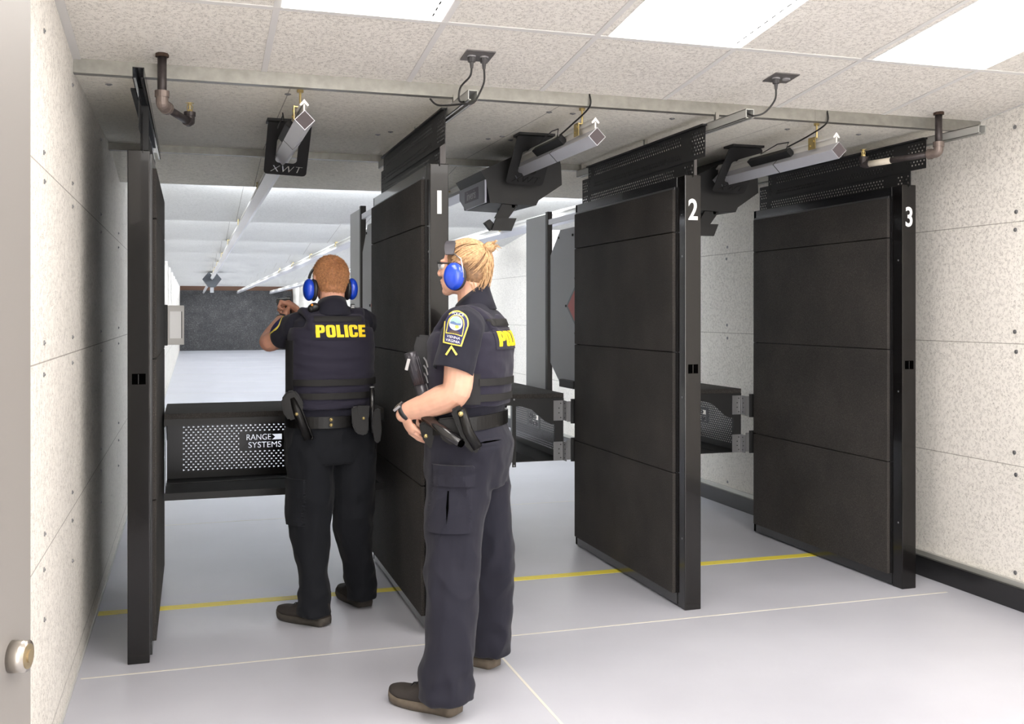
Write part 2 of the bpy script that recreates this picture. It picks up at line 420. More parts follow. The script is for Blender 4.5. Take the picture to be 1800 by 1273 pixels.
# ================================================================== STALL PARTITIONS
def partition(X, num, side, label):
    Y = 4.52
    t = empty('stall_partition', (X, Y, 0), label, 'partition', 'padded partitions between the firing lanes')
    p = MB().box(0, .088, 0, .08, 0, 2.152, .004)
    post = p.build('post', BRONZE, t, local=True)
    MB().box(.018, .072, -.0008, .004, 1.17, 1.215).build('slot', HOLE, post, local=True)
    MB().box(.042, .045, -.0014, -.0006, 1.172, 1.213).build('latch', BLACK, post, local=True)
    sb = MB()
    for zz in (.35, 1.05, 1.75):
        sb.cyl((-.001, .03, zz), (0, .03, zz), .005, 8)
    sb.build('bolt_heads', STEEL, post, local=True)
    f = MB()
    x0, x1 = (-.004, .06) if side < 0 else (.03, .096)
    f.box(x0, x1, .08, 1.485, .008, .06, .002); f.box(x0, x1, .08, 1.485, 2.098, 2.15, .002); f.box(x0, x1, 1.455, 1.485, .008, 2.15, .002)
    f.box(.028, .058, .06, 1.47, .03, 2.12)
    f.box(x0, x0+.004 if side < 0 else x1, .08, .105, .06, 2.1)
    f.build('frame', BLACK, t, local=True)
    if side < 0: MB().box(-.008, -.003, .1, 1.47, 2.088, 2.102, .001).build('edge_trim', mat('edge_metal', (86, 86, 88), .35, .5), t, local=True)
    for (za, zb) in ((.062, .664), (.668, 1.27), (1.274, 1.872), (1.876, 2.09)):
        xa, xb = (-.02, .03) if side < 0 else (.056, .112)
        bb = MB(); bb.box(xa, xb, .095, 1.465, za, zb, .004); bb.build('rubber_pad', RUB, t, local=True)
        if num in (1, 2): MB().box(.056, .104, .095, 1.465, za, zb, .004).build('rubber_pad', RUB, t, local=True)
    # perforated sheets up to the ceiling channel
    def f1(x, z): return (x < -.0) and ((-1.33 < x < -.22 and (.085 < z < .125 or .02 < z < .06)) or x > -.14) and z < .13
    M1 = frame((.036 if side < 0 else .05, 1.37, 2.222), (0, -1, 0), (0, 0, 1))
    me = perf(0, 1.51, 0, .155, .026, .0172, DIA, lambda x, z: (.02 < z < .145) and (not .05 < x < .09) and ((.1 < x < 1.25 and (.09 < z < .14 or z < .06)) or x > 1.36 or x < .05), M1)
    u = link('perforated_sheet', me, BLACKM, t, local=True); u.modifiers.new('s', 'SOLIDIFY').thickness = .002
    M2 = frame((.044 if side < 0 else .06, 1.49, 2.14), (0, -1, 0), (0, 0, 1))
    me = perf(0, 1.5, 0, .17, .026, .0172, DIA, lambda x, z: (.015 < z < .155) and ((.14 < x < 1.28) or x > 1.4 or x < .09) and not .075 < z < .088, M2)
    u = link('perforated_sheet', me, BLACKM, t, local=True); u.modifiers.new('s', 'SOLIDIFY').thickness = .002
    MB().box(.02, .07, -.14, 1.37, 2.372, 2.380).build('top_flange', BLACKM, t, local=True)
    MB().box(.05, .082, .03, .06, 2.14, 2.345, .001).build('upright', BLACKM if side > 0 else mat('upright_grey', (62, 58, 58), .3, .3), t, local=True)
    # ceiling channel
    c = MB(); m = BLACK if side > 0 else mat('channel_steel', (186, 186, 182), .42, .4)
    xa = .046; c.box(xa, xa+.041, -.5, 1.6, 2.381, 2.384); c.box(xa, xa+.003, -.5, 1.6, 2.343, 2.384); c.box(xa+.038, xa+.041, -.5, 1.6, 2.343, 2.384)
    c.box(xa, xa+.012, -.5, 1.6, 2.343, 2.346); c.box(xa+.029, xa+.041, -.5, 1.6, 2.343, 2.346)
    ch = c.build('ceiling_channel', m, t, local=True)
    h = MB()
    for yy in (-.195, .6, 1.55): h.box(xa+.012, xa+.029, yy-.01, yy+.01, 2.384, 2.425)
    h.build('hanger', GALV, ch, local=True)
    if num:
        M = frame((.044, -.001, 1.975), (1, 0, 0), (0, 0, 1))
        if num == 1: n_ = link('lane_number', plate_mesh([[(-.01, -.053), (.01, -.053), (.01, .053), (-.01, .053)]], .001, M), WHITE, post, local=True)
        else: n_ = link('lane_number', plate_mesh(text_splines(str(num), .145, sx=.74), .001, M, .0025), WHITE, post, local=True)
    return t
partition(-.256, 0, 1, 'black stall partition closest to the left wall, without a number')
partition(1.034, 1, -1, 'black padded stall partition numbered 1, beside the two officers')
partition(2.32, 2, -1, 'black padded stall partition numbered 2')
partition(3.598, 3, -1, 'black padded stall partition numbered 3, by the right wall')

# ================================================================== SHOOTING TABLES
def table(loc, rz, label):
    t = empty('shooting_table', loc, label, 'table', 'hinged shooting tables between the partitions', rz)
    W, D = 1.12, .62
    tp = MB(); tp.box(-W, 0, -D, 0, .928, .958, .004); tp.build('rubber_top', RUB, t, local=True)
    f = MB(); f.box(-W, 0, -D, 0, .905, .918); f.box(-W, 0, -D-.004, -D, .87, .922); f.box(-W, 0, -.004, 0, .53, .905)
    # the perforated back sheet has its own mesh; keep only a rim here
    f = MB(); f.box(-W, 0, -D, 0, .905, .928); f.box(-W, 0, -D-.004, -D, .898, .931)
    f.box(-W, 0, -.004, 0, .845, .905); f.box(-W, 0, -.004, 0, .53, .572)
    f.build('frame', BLACKM, t, local=True)
    M = frame((-W, -.004, .572), (1, 0, 0), (0, 0, 1))
    x0, x1, z0, z1 = .405, .655, .108, .204
    def fn(x, z): return .09 < x < W-.05 and not (x0-.004 < x < x1+.004 and z0-.006 < z < z1+.006)
    a = perf(0, W, 0, .273, .0262, .01517, TRI, fn, M, (x0, x1, z0, z1))
    sh = link('perforated_sheet', a, mat('panel_grey', (34, 34, 37), .3, .3), t, local=True)
    bm = bmesh.new(); bm.from_mesh(sh.data)
    q = plate_mesh([[(x0-.012, z0-.006), (x1+.012, z0-.006), (x1+.012, z1+.006), (x0-.012, z1+.006)]] + text_splines('RANGE', .048, x0+.097, z0+.071, sx=.90) + text_splines('SYSTEMS', .048, x0+.132, z0+.026, sx=1.02)
                   + [[(x0+.172, z0+.055), (x0+.228, z0+.055), (x0+.228, z0+.087), (x0+.172, z0+.087), (x0+.190, z0+.071)]], .0005, M); bm.from_mesh(q)
    bm.to_mesh(sh.data); bm.free()
    s = sh.modifiers.new('s', 'SOLIDIFY'); s.thickness = .0015
    # lower tray
    tr = MB(); tr.box(-W, 0, -D, 0, .53, .534); tr.box(-W, 0, -D-.004, -D, .520, .556); tr.box(-W, 0, -.18, -.176, .534, .538)
    tr.build('tray', BLACKM, t, local=True)
    # side wings
    prof = [(0, .905), (-.36, .905), (-.36, .89), (-.28, .885), (-.215, .865), (-.13, .79), (-.085, .765), (-.03, .765), (-.02, .78), (-.06, .80), (-.06, .845), (-.02, .85), (0, .86)]
    prof = [(0, .905), (-D, .905), (-D, .888), (-.36, .888), (-.28, .88), (-.215, .858), (-.13, .785), (-.085, .762), (-.035, .765), (-.028, .79), (-.055, .805), (-.055, .845), (-.028, .852), (0, .852)]
    for xx in (-.003, -W): MB().prism(prof, 'x', xx, xx+.003).build('side_wing', BLACKM, t, local=True)
    for xx in (-.001, -W-.002):
        l = MB(); l.box(xx, xx+.003, -.345, -.32, .50, .935, .001); lo = l.build('link_strap', BLACKM, t, local=True)
        bb = MB()
        for zz in (.925, .51): bb.cyl((xx-.001, -.3325, zz), (xx+.004, -.3325, zz), .006, 10)
        bb.build('strap_bolts', STEEL, lo, local=True)
    # hinges at the right-hand end
    for (za, zb) in ((.785, .912), (.53, .65)):
        h = MB(); h.box(-.004, 0, -.002, .055, za, zb) if False else None
        h.box(.0, .004, -.07, -.008, za, zb); h.cyl((.004, .0, za), (.004, .0, zb), .006, 12)
        h.box(.004, .055, -.003, .0, za, zb)
        ho = h.build('hinge', STEEL, t, local=True)
        d = MB()
        for k in range(4):
            zz = za+.018+k*(zb-za-.036)/3; o_ = .012 if k in (1, 2) else 0
            d.cyl((-.001, -.022-o_, zz), (.0055, -.022-o_, zz), .004, 8); d.cyl((.024+o_*.8, -.0045, zz), (.024+o_*.8, .001, zz), .004, 8)
        d.build('hinge_screws', BLACKM, ho, local=True)
    MB().box(-.02, .002, -.06, -.006, .534, .905).build('hinge_plate', BLACKM, t, local=True)
    return t
table((.987, 6.04, 0), 0, 'black shooting table with rubber top, closed across the lane in front of the left officer')
table((2.262, 6.075, 0), math.radians(-90), 'black perforated shooting table swung open beside partition 2')
table((3.54, 6.075, 0), math.radians(-90), 'black perforated shooting table swung open beside partition 3')
for X, n in ((2.32, '2'), (3.598, '3')):
    p = [o for o in bpy.data.objects if o.name.startswith('stall_partition') and abs(o.location.x-X) < .01][0]
    for (za, zb) in ((.77, .925), (.53, .68)):
        MB().box(-.032, .03, 1.486, 1.50, za, zb).build('hinge_block', BLACKM, p, local=True)
        MB().box(-.056, -.006, 1.5, 1.504, za+.01, zb-.015).build('hinge_leaf', STEEL, p, local=True)

# ================================================================== TRACKS
def ring4(y, x, z, d): return [(x-d, y, z), (x, y, z+d), (x+d, y, z), (x, y, z-d)]
def track(X, label):
    Z = 2.262; d = .0413; Y0 = 4.235; Y1 = 41.9
    t = empty('target_track', (X, Y0, Z), label, 'target track', 'target retrieval tracks along the lanes')
    MB().loft([ring4(Y0, X, Z, d), ring4(Y1, X, Z, d)]).build('rail', ALU, t)
    MB().loft([ring4(Y0-.003, X, Z, d*.9), ring4(Y0, X, Z, d*.94)]).build('end_cap', ALUC, t)
    b = MB(); b.loft([ring4(Y0+.52, X, Z, d*1.03), ring4(Y0+.525, X, Z, d*1.03)]); b.build('joint_band', BLACKM, t)
    fn = MB(); fn.box(X-.0035, X+.0035, Y0+.02, Y1, Z+d-.004, Z+d+.028)
    fn.prism([(X-.02, Z+d+.026), (X-.014, Z+d+.020), (X, Z+d+.032), (X+.014, Z+d+.020), (X+.02, Z+d+.026), (X, Z+d+.05)], 'y', Y0+.02, Y1)
    fn.build('top_fin', mat('bright_alu', (222, 220, 216), .6, .1), t)
    for yy, zt in [(4.42, 2.425)] + [(e-.1, z+.01) for e, z in zip(EDGE[:6], EZ)]:
        h = MB(); h.cyl((X, yy, Z+d+.04), (X, yy, zt), .005, 8); h.cyl((X, yy, zt-.012), (X, yy, zt), .014, 6)
        h.box(X-.03, X-.027, yy-.03, yy+.03, Z+.03, Z+.09); h.box(X-.03, X+.005, yy-.012, yy+.012, Z+.086, Z+.09)
        h.cyl((X-.034, yy-.015, Z+.07), (X-.026, yy-.015, Z+.07), .006, 8); h.cyl((X-.034, yy+.015, Z+.05), (X-.026, yy+.015, Z+.05), .006, 8)
        h.build('hanger', BRASS, t)
    # motor box lying on the upper left face
    R = Matrix.Translation((X-.028, 0, Z+.028)) @ Matrix.Rotation(math.radians(45), 4, 'Y')
    MB().box(-.03, .03, 4.62, 5.02, .004, .034, .003, R @ Matrix.Identity(4)).build('motor_box', BLACKM, t)
    MB().tube([(X-.05, 4.62, Z+.06), (X-.06, 4.58, Z+.09), (X-.05, 4.7, Z+.10), (X-.06, 4.85, Z+.07)], .003, 6).build('wire', CORD, t)
    # bracket plate the rail passes through, tilted
    M = frame((X+.018, 5.24, 2.29), (1, 0, -.04), (0, -.22, .26))
    out = rrect(-.107, .107, -.145, .165, .02); hole = rrect(-.055, .052, -.075, .07, .02)
    me = plate_mesh([out, hole] + text_splines('XWT', .056, 0, -.112, shear=.25, sx=1.1, spacing=1.15), .004, M)
    pl = link('bracket_plate', me, BLACKM, t)
    MB().box(X-.09, X+.11, 5.09, 5.2, 2.412, 2.424).build('bracket_foot', BLACKM, t)
    return t
TX = (.443, 1.737, 3.005)
track(TX[0], 'diamond-section metal target track over the lane of the left officer')
track(TX[1], 'diamond-section metal target track between partitions 1 and 2')
track(TX[2], 'diamond-section metal target track between partitions 2 and 3')
def carrier(X, Y, label, s=1.0):
    """angular armoured target carrier hanging on the rail"""
    t = empty('target_carrier', (X, Y, 2.262), label, 'target carrier', 'target carriers on the tracks')
    # polygon offsets relative to rail centre
    P = [(-.18, -.05), (-.21, -.005), (-.03, .08), (.095, .145), (.25, .115), (.265, .04), (.27, -.065), (.13, -.158), (.116, -.186), (.02, -.186), (-.155, -.18)]
    b = MB()
    R0 = [(x*s, 0, z*s) for x, z in P]; R1 = [(x*s, .56*s, (z if z > -.1 else z*.95)*s) for x, z in P]
    b.loft([R0, R1])
    b.build('hull', BLACKM, t, local=True)
    q = MB(); q.prism([(.0, -.052), (.56, -.052), (.56, -.11), (.42, -.182), (0, -.18)], 'x', -.186*s, -.176*s) ; sp = q.build('side_panel', mat('carrier_grey', (176, 178, 192), .5), t, local=True)
    MB().box(-.1875*s, -.186*s, .13, .43, -.145, -.075).build('name_label', mat('label_mauve', (120, 114, 132), .5), sp, local=True)
    M = frame((-.188*s, .28, -.110), (0, -1, 0), (0, 0, 1))
    link('lettering', plate_mesh(text_splines('inveris', .075, offset=.001), .001, M), mat('label_text', (214, 214, 222), .5), sp, local=True)
    a = MB(); a.prism([(-.075, -.182), (.02, -.182), (-.04, -.262), (-.12, -.262)], 'y', .03, .045); a.box(-.02, .0, .03, .3, -.2, -.18); a.build('clamp_arm', BLACKM, t, local=True)
    f = MB(); f.prism([(-.145, -.333), (-.03, -.333), (.0, -.262), (-.12, -.262)], 'y', .0, .012); f.prism([(-.18, -.29), (-.145, -.333), (-.12, -.3), (-.15, -.27)], 'y', .02, .06)
    f.build('target_clamp', BLACKM, t, local=True)
    return t
carrier(TX[1], 5.42, 'black angular target carrier under the ceiling between partitions 1 and 2')
carrier(TX[2], 5.42, 'black angular target carrier under the ceiling between partitions 2 and 3')
# the carrier of the first lane, run far down the range
t = empty('target_carrier', (TX[0], 24.2, 2.262), 'small dark diamond-shaped target carrier far down the first lane', 'target carrier', 'target carriers on the tracks')
MB().prism([(-.21, -.02), (-.07, .15), (0, .06), (.07, .15), (.21, -.02), (.08, -.2), (-.08, -.2)], 'y', 0, .4).build('hull', mat('far_carrier_grey', (52, 56, 62), .6), t, local=True)
MB().box(-.04, .04, .05, .12, -.33, -.19).build('target_clamp', GREY, t, local=True)

# ================================================================== SPRINKLER PIPES
def pipe(pts, head, label, tape=False):
    t = empty('sprinkler_pipe', pts[0], label, 'sprinkler', 'fire sprinkler pipes hanging from the ceiling')
    A, B, C, D = [V(p) for p in (pts[0], pts[1], pts[2], head)]
    r = .0175
    MB().cyl(A, B, r, 20).build('drop_pipe', PIPE, t, smooth=True)
    e = MB(); d1 = (A-B).normalized(); d2 = (C-B).normalized()
    pp = [B+d1*.045, B+d1*.02] + [B + d1*.02*(1-k/6)**2*1 + d2*.02*(k/6)**2 for k in range(1, 6)] + [B+d2*.02, B+d2*.045]
    e.tube(pp, .0235, 18); e.tube([B+d1*.03, B+d1*.055], .0275, 18); e.tube([B+d2*.035, B+d2*.055], .0265, 18)
    e.build('elbow', FIT, t, smooth=False)
    MB().cyl(B, C, r*.88, 20).build('arm_pipe', PIPE, t, smooth=True)
    if tape: MB().cyl(B+(C-B)*.62, B+(C-B)*.97, r*.96, 20).build('thread_tape', mat('tape_cream', (205, 196, 180), .7), t, smooth=True)
    e = MB(); d1 = V((0, 0, 1)); d2 = (B-C).normalized()
    e.tube([C+d2*.035, C+d2*.012, C+V((0, 0, .004)), C+d1*.014, C+d1*.036], .0205, 16); e.tube([C+d1*.026, C+d1*.044], .024, 16)
    e.build('elbow', PIPE, t, smooth=False)
    s = MB(); s.cyl(C+d1*.044, C+d1*.054, .012, 6); 
    for sg in (-1, 1): s.tube([C+d1*.054+V((sg*.009, 0, 0)), C+d1*.065+V((sg*.011, 0, 0)), C+d1*.08+V((sg*.004, 0, 0))], .0022, 6)
    s.cyl(C+d1*.054, C+d1*.078, .003, 8); s.cyl(C+d1*.08, C+d1*.082, .018, 12)
    s.build('sprinkler_head', BRASS, t)
    hh = MB(); hh.cyl(A+V((0, 0, -.012)), A+V((0, 0, .03)), .026, 9); hh.build('ceiling_hole', mat('torn_hole', (62, 46, 36), .9), t)
pipe([(-.111, 4.21, 2.485), (-.111, 4.21, 2.285), (-.008, 4.49, 2.272)], (0, 0, 0), 'bent dark sprinkler pipe at the ceiling near the left wall')
pipe([(3.595, 4.24, 2.481), (3.595, 4.24, 2.278), (3.43, 4.62, 2.262)], (0, 0, 0), 'bent dark sprinkler pipe at the ceiling by the right wall', True)

# ================================================================== CEILING SOCKETS AND CORDS
def socket(x, y, n, label):
    z = zc_(y); t = empty('ceiling_socket', (x, y, z), label, 'socket', 'grey power sockets in the ceiling')
    sloped(x-.06, x+.06, y-.055, y+.055, -.001, .005).build('cover_plate', mat('socket_grey', (112, 108, 108), .4, .4), t)
    rec = MB()
    for k in (-1, 1): rec.cyl((x+k*.026, y, z-.010), (x+k*.026, y, z-.004), .018, 16)
    rec.build('receptacle', mat('socket_light', (150, 148, 150), .4), t)
    for k in ([-1, 1] if n == 2 else [-1]):
        p = MB(); p.cyl((x+k*.026, y, z-.012), (x+k*.026, y, z-.03), .017, 12, .015); p.cyl((x+k*.026, y, z-.03), (x+k*.026, y, z-.055), .009, 10, .006)
        p.build('plug', mat('plug_grey', (66, 64, 66), .5), t)
    return z
z = socket(1.105, 3.963, 2, 'grey double ceiling socket with two plugs, above partition 1')
def cord(pts, label, r=.0042):
    P = [V(p) for p in pts]; out = []
    for i in range(len(P)-1):
        p0, p1, p2, p3 = P[max(i-1, 0)], P[i], P[i+1], P[min(i+2, len(P)-1)]
        for k in range(8):
            u = k/8; out.append(.5*((2*p1)+(p2-p0)*u+(2*p0-5*p1+4*p2-p3)*u*u+(3*p1-p0-3*p2+p3)*u**3))
    out.append(P[-1])
    return tag(MB().tube(out, r, 8).build('power_cord', CORD, None, smooth=True), label, 'cord')
cord([(1.079, 3.963, z-.05), (1.075, 3.975, z-.085), (1.05, 4.03, z-.12), (1.05, 4.05, z-.17), (1.09, 4.1, 2.352)], 'left cord looping from the double ceiling socket to partition 1')
cord([(1.131, 3.963, z-.05), (1.135, 3.975, z-.10), (1.125, 4.0, z-.14), (1.105, 4.03, 2.335), (1.07, 4.06, 2.333), (1.0, 4.2, 2.35), (.99, 4.32, 2.40)], 'right cord looping from the double ceiling socket past partition 1')
z = socket(2.496, 3.941, 1, 'grey ceiling socket with one plug, above partition 2')
cord([(2.47, 3.941, z-.05), (2.47, 3.95, z-.10), (2.44, 3.98, z-.15), (2.40, 4.0, z-.165), (2.388, 4.04, 2.365)], 'black cord hanging from the single ceiling socket to partition 2')
cord([(3.0, 4.325, 2.47), (2.995, 4.32, 2.41), (2.985, 4.45, 2.37), (2.965, 4.62, 2.335)], 'black cord running down to the motor box between partitions 2 and 3', .004)
cord([(1.735, 4.322, 2.47), (1.733, 4.32, 2.41), (1.715, 4.5, 2.36), (1.70, 4.62, 2.33)], 'black cord from ceiling edge to the track between partitions 1 and 2', .004)

# ================================================================== LANE SHIELDS
def shield(X, label, l2):
    t = empty('lane_shield', (X, 6.02, 1.0), label, 'shield', 'grey octagonal steel plates behind the partitions')
    o = [(5.70, 1.0), (6.32, 1.0), (6.52, 1.13), (6.52, 1.86), (6.32, 2.02), (5.70, 2.02)]
    # octagon standing in line with the partition, from its far edge
    o = [(6.02, 1.0), (6.34, 1.0), (6.53, 1.13), (6.53, 1.86), (6.34, 2.02), (6.02, 2.02)]
    b = MB(); b.prism(o, 'x', X, X+.008); pl = b.build('plate', GREY, t)
    MB().prism([(6.02, 1.36), (6.22, 1.515), (6.02, 1.67)], 'x', X-.003, X).build('diamond_rim', mat('rim_grey', (100, 100, 104), .5), t)
    MB().prism([(6.02, 1.385), (6.185, 1.515), (6.02, 1.645)], 'x', X-.005, X-.003).build('red_diamond', RED, t)
    bb = MB()
    for y, z in ((6.22, 1.515), (6.05, 1.69), (6.05, 1.34), (6.36, 1.97), (6.1, 1.97)): bb.cyl((X-.008, y, z), (X-.001, y, z), .008, 8)
    bb.build('bolts', BLACKM, t)
    MB().box(X-.03, X+.01, 6.02, 6.28, .985, 1.035, .004).build('clip', BLACKM, t)
    MB().box(X+.008, X+.03, 6.0, 6.05, 1.0, 2.02).build('edge_bar', BLACKM, t)
    s = empty('side_screen', (X, 6.62, .9), l2, 'screen panel', 'tall grey screens beyond the partitions')
    MB().box(X-.002, X+.004, 6.62, 7.05, .9, 2.15).build('screen_sheet', GREYL, s)
    MB().box(X-.006, X+.03, 6.575, 6.62, .9, 2.165, .003).build('screen_post', BLACKM, s)
    MB().box(X+.0, X+.018, 6.0, 6.6, 2.075, 2.11).build('tie_bar', ALU, s)
shield(1.05, 'grey octagonal steel plate with a red diamond behind partition 1', 'tall grey sheet screen on a black post beyond partition 1')
shield(2.335, 'grey octagonal steel plate with a red diamond behind partition 2', 'tall grey sheet screen on a black post beyond partition 2')

# ================================================================== LANE MONITOR
t = empty('lane_monitor', (-.11, 6.08, 1.29), 'small grey framed control screen at the far edge of the left partition', 'monitor')
MB().box(-.155, -.130, 6.04, 6.10, 1.285, 1.515, .002).build('bracket', BLACKM, t)
Rm = Matrix.Translation((-.130, 6.06, 0)) @ Matrix.Rotation(math.radians(8), 4, 'Z')
MB().box(0, .09, 0, .05, 1.288, 1.512, .003, Rm).build('housing', mat('monitor_frame', (212, 210, 206), .45), t)
MB().box(.012, .074, -.002, .001, 1.325, 1.478, 0, Rm).build('screen', mat('screen_white', (246, 246, 246), .25), t)
MB().box(.074, .078, -.0025, .001, 1.325, 1.478, 0, Rm).build('screen_edge', BLACKM, t)
# ================================================================== PEOPLE
SKIN = mat('skin', (222, 172, 148), .5, sss=.12, var=.06, vscale=30, bump=.06, bscale=300)
SKIN2 = mat('skin_ruddy', (220, 164, 140), .5, sss=.12, var=.08, vscale=30, bump=.06, bscale=300)
SHIRT = mat('uniform_shirt', (30, 30, 41), .85, sheen=.08, bump=.12, bscale=900, spec=.25)
VEST = mat('vest_cloth', (37, 35, 49), .8, sheen=.1, bump=.12, bscale=900, spec=.25)
PANTS = mat('trouser_cloth', (31, 31, 42), .82, sheen=.08, bump=.12, bscale=900, spec=.25)
PANTS2 = mat('trouser_cloth_dark', (20, 22, 27), .82, sheen=.05, bump=.12, bscale=900, spec=.2)
WEB = mat('webbing', (21, 20, 20), .75)
LEATH = mat('black_leather', (12, 11, 11), .38, spec=.3, bump=.1, bscale=120)
SHOE = mat('shoe_mesh', (52, 47, 44), .75, bump=.4, bscale=350)
SOLE = mat('shoe_sole', (98, 88, 76), .7, var=.25, vscale=30)
SOLED = mat('shoe_sole_dark', (66, 61, 55), .7, var=.2, vscale=30)
BLUE = mat('muff_blue', (24, 68, 196), .28, coat=.5)
MBLK = mat('muff_black', (38, 38, 42), .4)
YEL = mat('yellow_print', (250, 212, 30), .6)
NAVY = mat('patch_navy', (42, 44, 92), .8)
GOLDT = mat('patch_gold', (226, 206, 92), .8)

def remesh(bms, voxel, smooth=2, fac=.5):
    bm = bmesh.new()
    for b in bms:
        me = b.mesh() if isinstance(b, MB) else b
        bm.from_mesh(me)
    me = bpy.data.meshes.new('r'); bm.to_mesh(me); bm.free()
    o = bpy.data.objects.new('r', me); COL.objects.link(o)
    md = o.modifiers.new('r', 'REMESH'); md.mode = 'VOXEL'; md.voxel_size = voxel; md.use_smooth_shade = True
    if smooth:
        s = o.modifiers.new('s', 'SMOOTH'); s.iterations = smooth; s.factor = fac
    r = bpy.data.meshes.new_from_object(o.evaluated_get(bpy.context.evaluated_depsgraph_get()))
    bpy.data.objects.remove(o); r.materials.clear()
    return r
def displace(me, fn):
    ns = [v.normal.copy() for v in me.vertices]
    for v, n in zip(me.vertices, ns): v.co += n*fn(v.co, n)
    me.update()
def bvh(me):
    return BVHTree.FromPolygons([v.co.copy() for v in me.vertices], [tuple(p.vertices) for p in me.polygons])
def subdiv(me, L):
    bm = bmesh.new(); bm.from_mesh(me); bmesh.ops.remove_doubles(bm, verts=bm.verts, dist=1e-6)
    for _ in range(7):
        es = [e for e in bm.edges if e.calc_length() > L]
        if not es: break
        bmesh.ops.subdivide_edges(bm, edges=es, cuts=1); bmesh.ops.triangulate(bm, faces=bm.faces)
    bm.to_mesh(me); bm.free(); return me
BLOCK = {'P': (.62, [[(0,0),(.26,0),(.26,.36),(.45,.36),(.58,.42),(.62,.55),(.62,.81),(.58,.94),(.45,1),(0,1)], [(.26,.56),(.34,.56),(.38,.6),(.38,.78),(.34,.82),(.26,.82)]]),
 'O': (.64, [[(.16,0),(.48,0),(.6,.06),(.64,.18),(.64,.82),(.6,.94),(.48,1),(.16,1),(.04,.94),(0,.82),(0,.18),(.04,.06)], [(.26,.2),(.38,.2),(.39,.24),(.39,.76),(.38,.8),(.26,.8),(.25,.76),(.25,.24)]]),
 'L': (.5, [[(0,0),(.5,0),(.5,.22),(.26,.22),(.26,1),(0,1)]]), 'I': (.26, [[(0,0),(.26,0),(.26,1),(0,1)]]),
 'C': (.64, [[(.16,0),(.48,0),(.6,.06),(.64,.18),(.64,.38),(.39,.38),(.39,.22),(.36,.18),(.28,.18),(.25,.22),(.25,.78),(.28,.82),(.36,.82),(.39,.78),(.39,.64),(.64,.64),(.64,.82),(.6,.94),(.48,1),(.16,1),(.04,.94),(0,.82),(0,.18),(.04,.06)]]),
 'E': (.54, [[(0,0),(.54,0),(.54,.21),(.26,.21),(.26,.4),(.5,.4),(.5,.6),(.26,.6),(.26,.79),(.54,.79),(.54,1),(0,1)]])}
def block_text(txt, h, width, x=0, y=0, gap=.075):
    tot = sum(BLOCK[c][0] for c in txt)+gap*(len(txt)-1); k = width/tot; out = []; px_ = -width/2+x
    for c in txt:
        for lp in BLOCK[c][1]: out.append([(px_+q[0]*k, y+(q[1]-.5)*h) for q in lp])
        px_ += (BLOCK[c][0]+gap)*k
    return out
def conform(name, loops, origin, u, v, tree, off, m, parent, thick=0, L=.008):
    """flat outline laid on a body surface; u right, v up; cast from origin plane along u x v reversed"""
    M = frame(origin, u, v); n = -V((M[0][2], M[1][2], M[2][2]))
    me = subdiv(plate_mesh(loops, 0), L)
    ds = [tree.ray_cast(M @ V((vt.co.x, vt.co.y, 0)), n, .7)[3] for vt in me.vertices]
    ok = sorted(d for d in ds if d is not None); med = ok[len(ok)//2]
    bad = {i for i, d in enumerate(ds) if d is None or abs(d-med) > .055}
    for i, vt in enumerate(me.vertices):
        p = M @ V((vt.co.x, vt.co.y, 0))
        if i in bad: vt.co = p+n*(med-off); continue
        hit, nn, _, _ = tree.ray_cast(p, n, .7); nn = nn if nn.dot(n) < 0 else -nn
        if thick: vt.co = hit-n*off; continue
        vt.co = hit+(nn-n*.6).normalized()*off
    if bad:
        bm = bmesh.new(); bm.from_mesh(me); bm.verts.ensure_lookup_table()
        bmesh.ops.delete(bm, geom=[bm.verts[i] for i in bad], context='VERTS'); bm.to_mesh(me); bm.free()
    me.update()
    bm = bmesh.new(); bm.from_mesh(me); bm.normal_update()
    s = sum((f.normal.dot(-n)*f.calc_area() for f in bm.faces))
    if s < 0: bmesh.ops.reverse_faces(bm, faces=bm.faces)
    bm.to_mesh(me); bm.free()
    if thick:
        bm = bmesh.new(); bm.from_mesh(me)
        r = bmesh.ops.extrude_face_region(bm, geom=list(bm.faces), use_keep_orig=True)
        nv = [g for g in r['geom'] if isinstance(g, bmesh.types.BMVert)]
        for v_ in nv: v_.co += n*thick
        bmesh.ops.recalc_face_normals(bm, faces=bm.faces)
        bm.to_mesh(me); bm.free()
    return link(name, me, m, parent, smooth=False)
class Strands:
    """many thin tapered tubes gathered in one hair mesh"""
    def __init__(s): s.v = []; s.f = []
    def tube(s, pts, r, n=4, caps=False):
        P = [V(p) for p in pts]; rs = r if isinstance(r, (list, tuple)) else [r]*len(P); up = None; o = len(s.v)
        for i, p in enumerate(P):
            d = (P[min(i+1, len(P)-1)]-P[max(i-1, 0)]).normalized()
            if up is None: up = d.orthogonal().normalized()
            up = (up-d*up.dot(d)).normalized(); sd = d.cross(up)
            for k in range(n):
                a = 2*PI*k/n; s.v.append((p+(up*math.cos(a)+sd*math.sin(a))*rs[i])[:])
        for i in range(len(P)-1):
            for k in range(n): s.f.append((o+i*n+k, o+i*n+(k+1) % n, o+(i+1)*n+(k+1) % n, o+(i+1)*n+k))
    def build(s, name, m, parent, smooth=True):
        me = bpy.data.meshes.new(name); me.from_pydata(s.v, [], s.f); return link(name, me, m, parent, smooth)
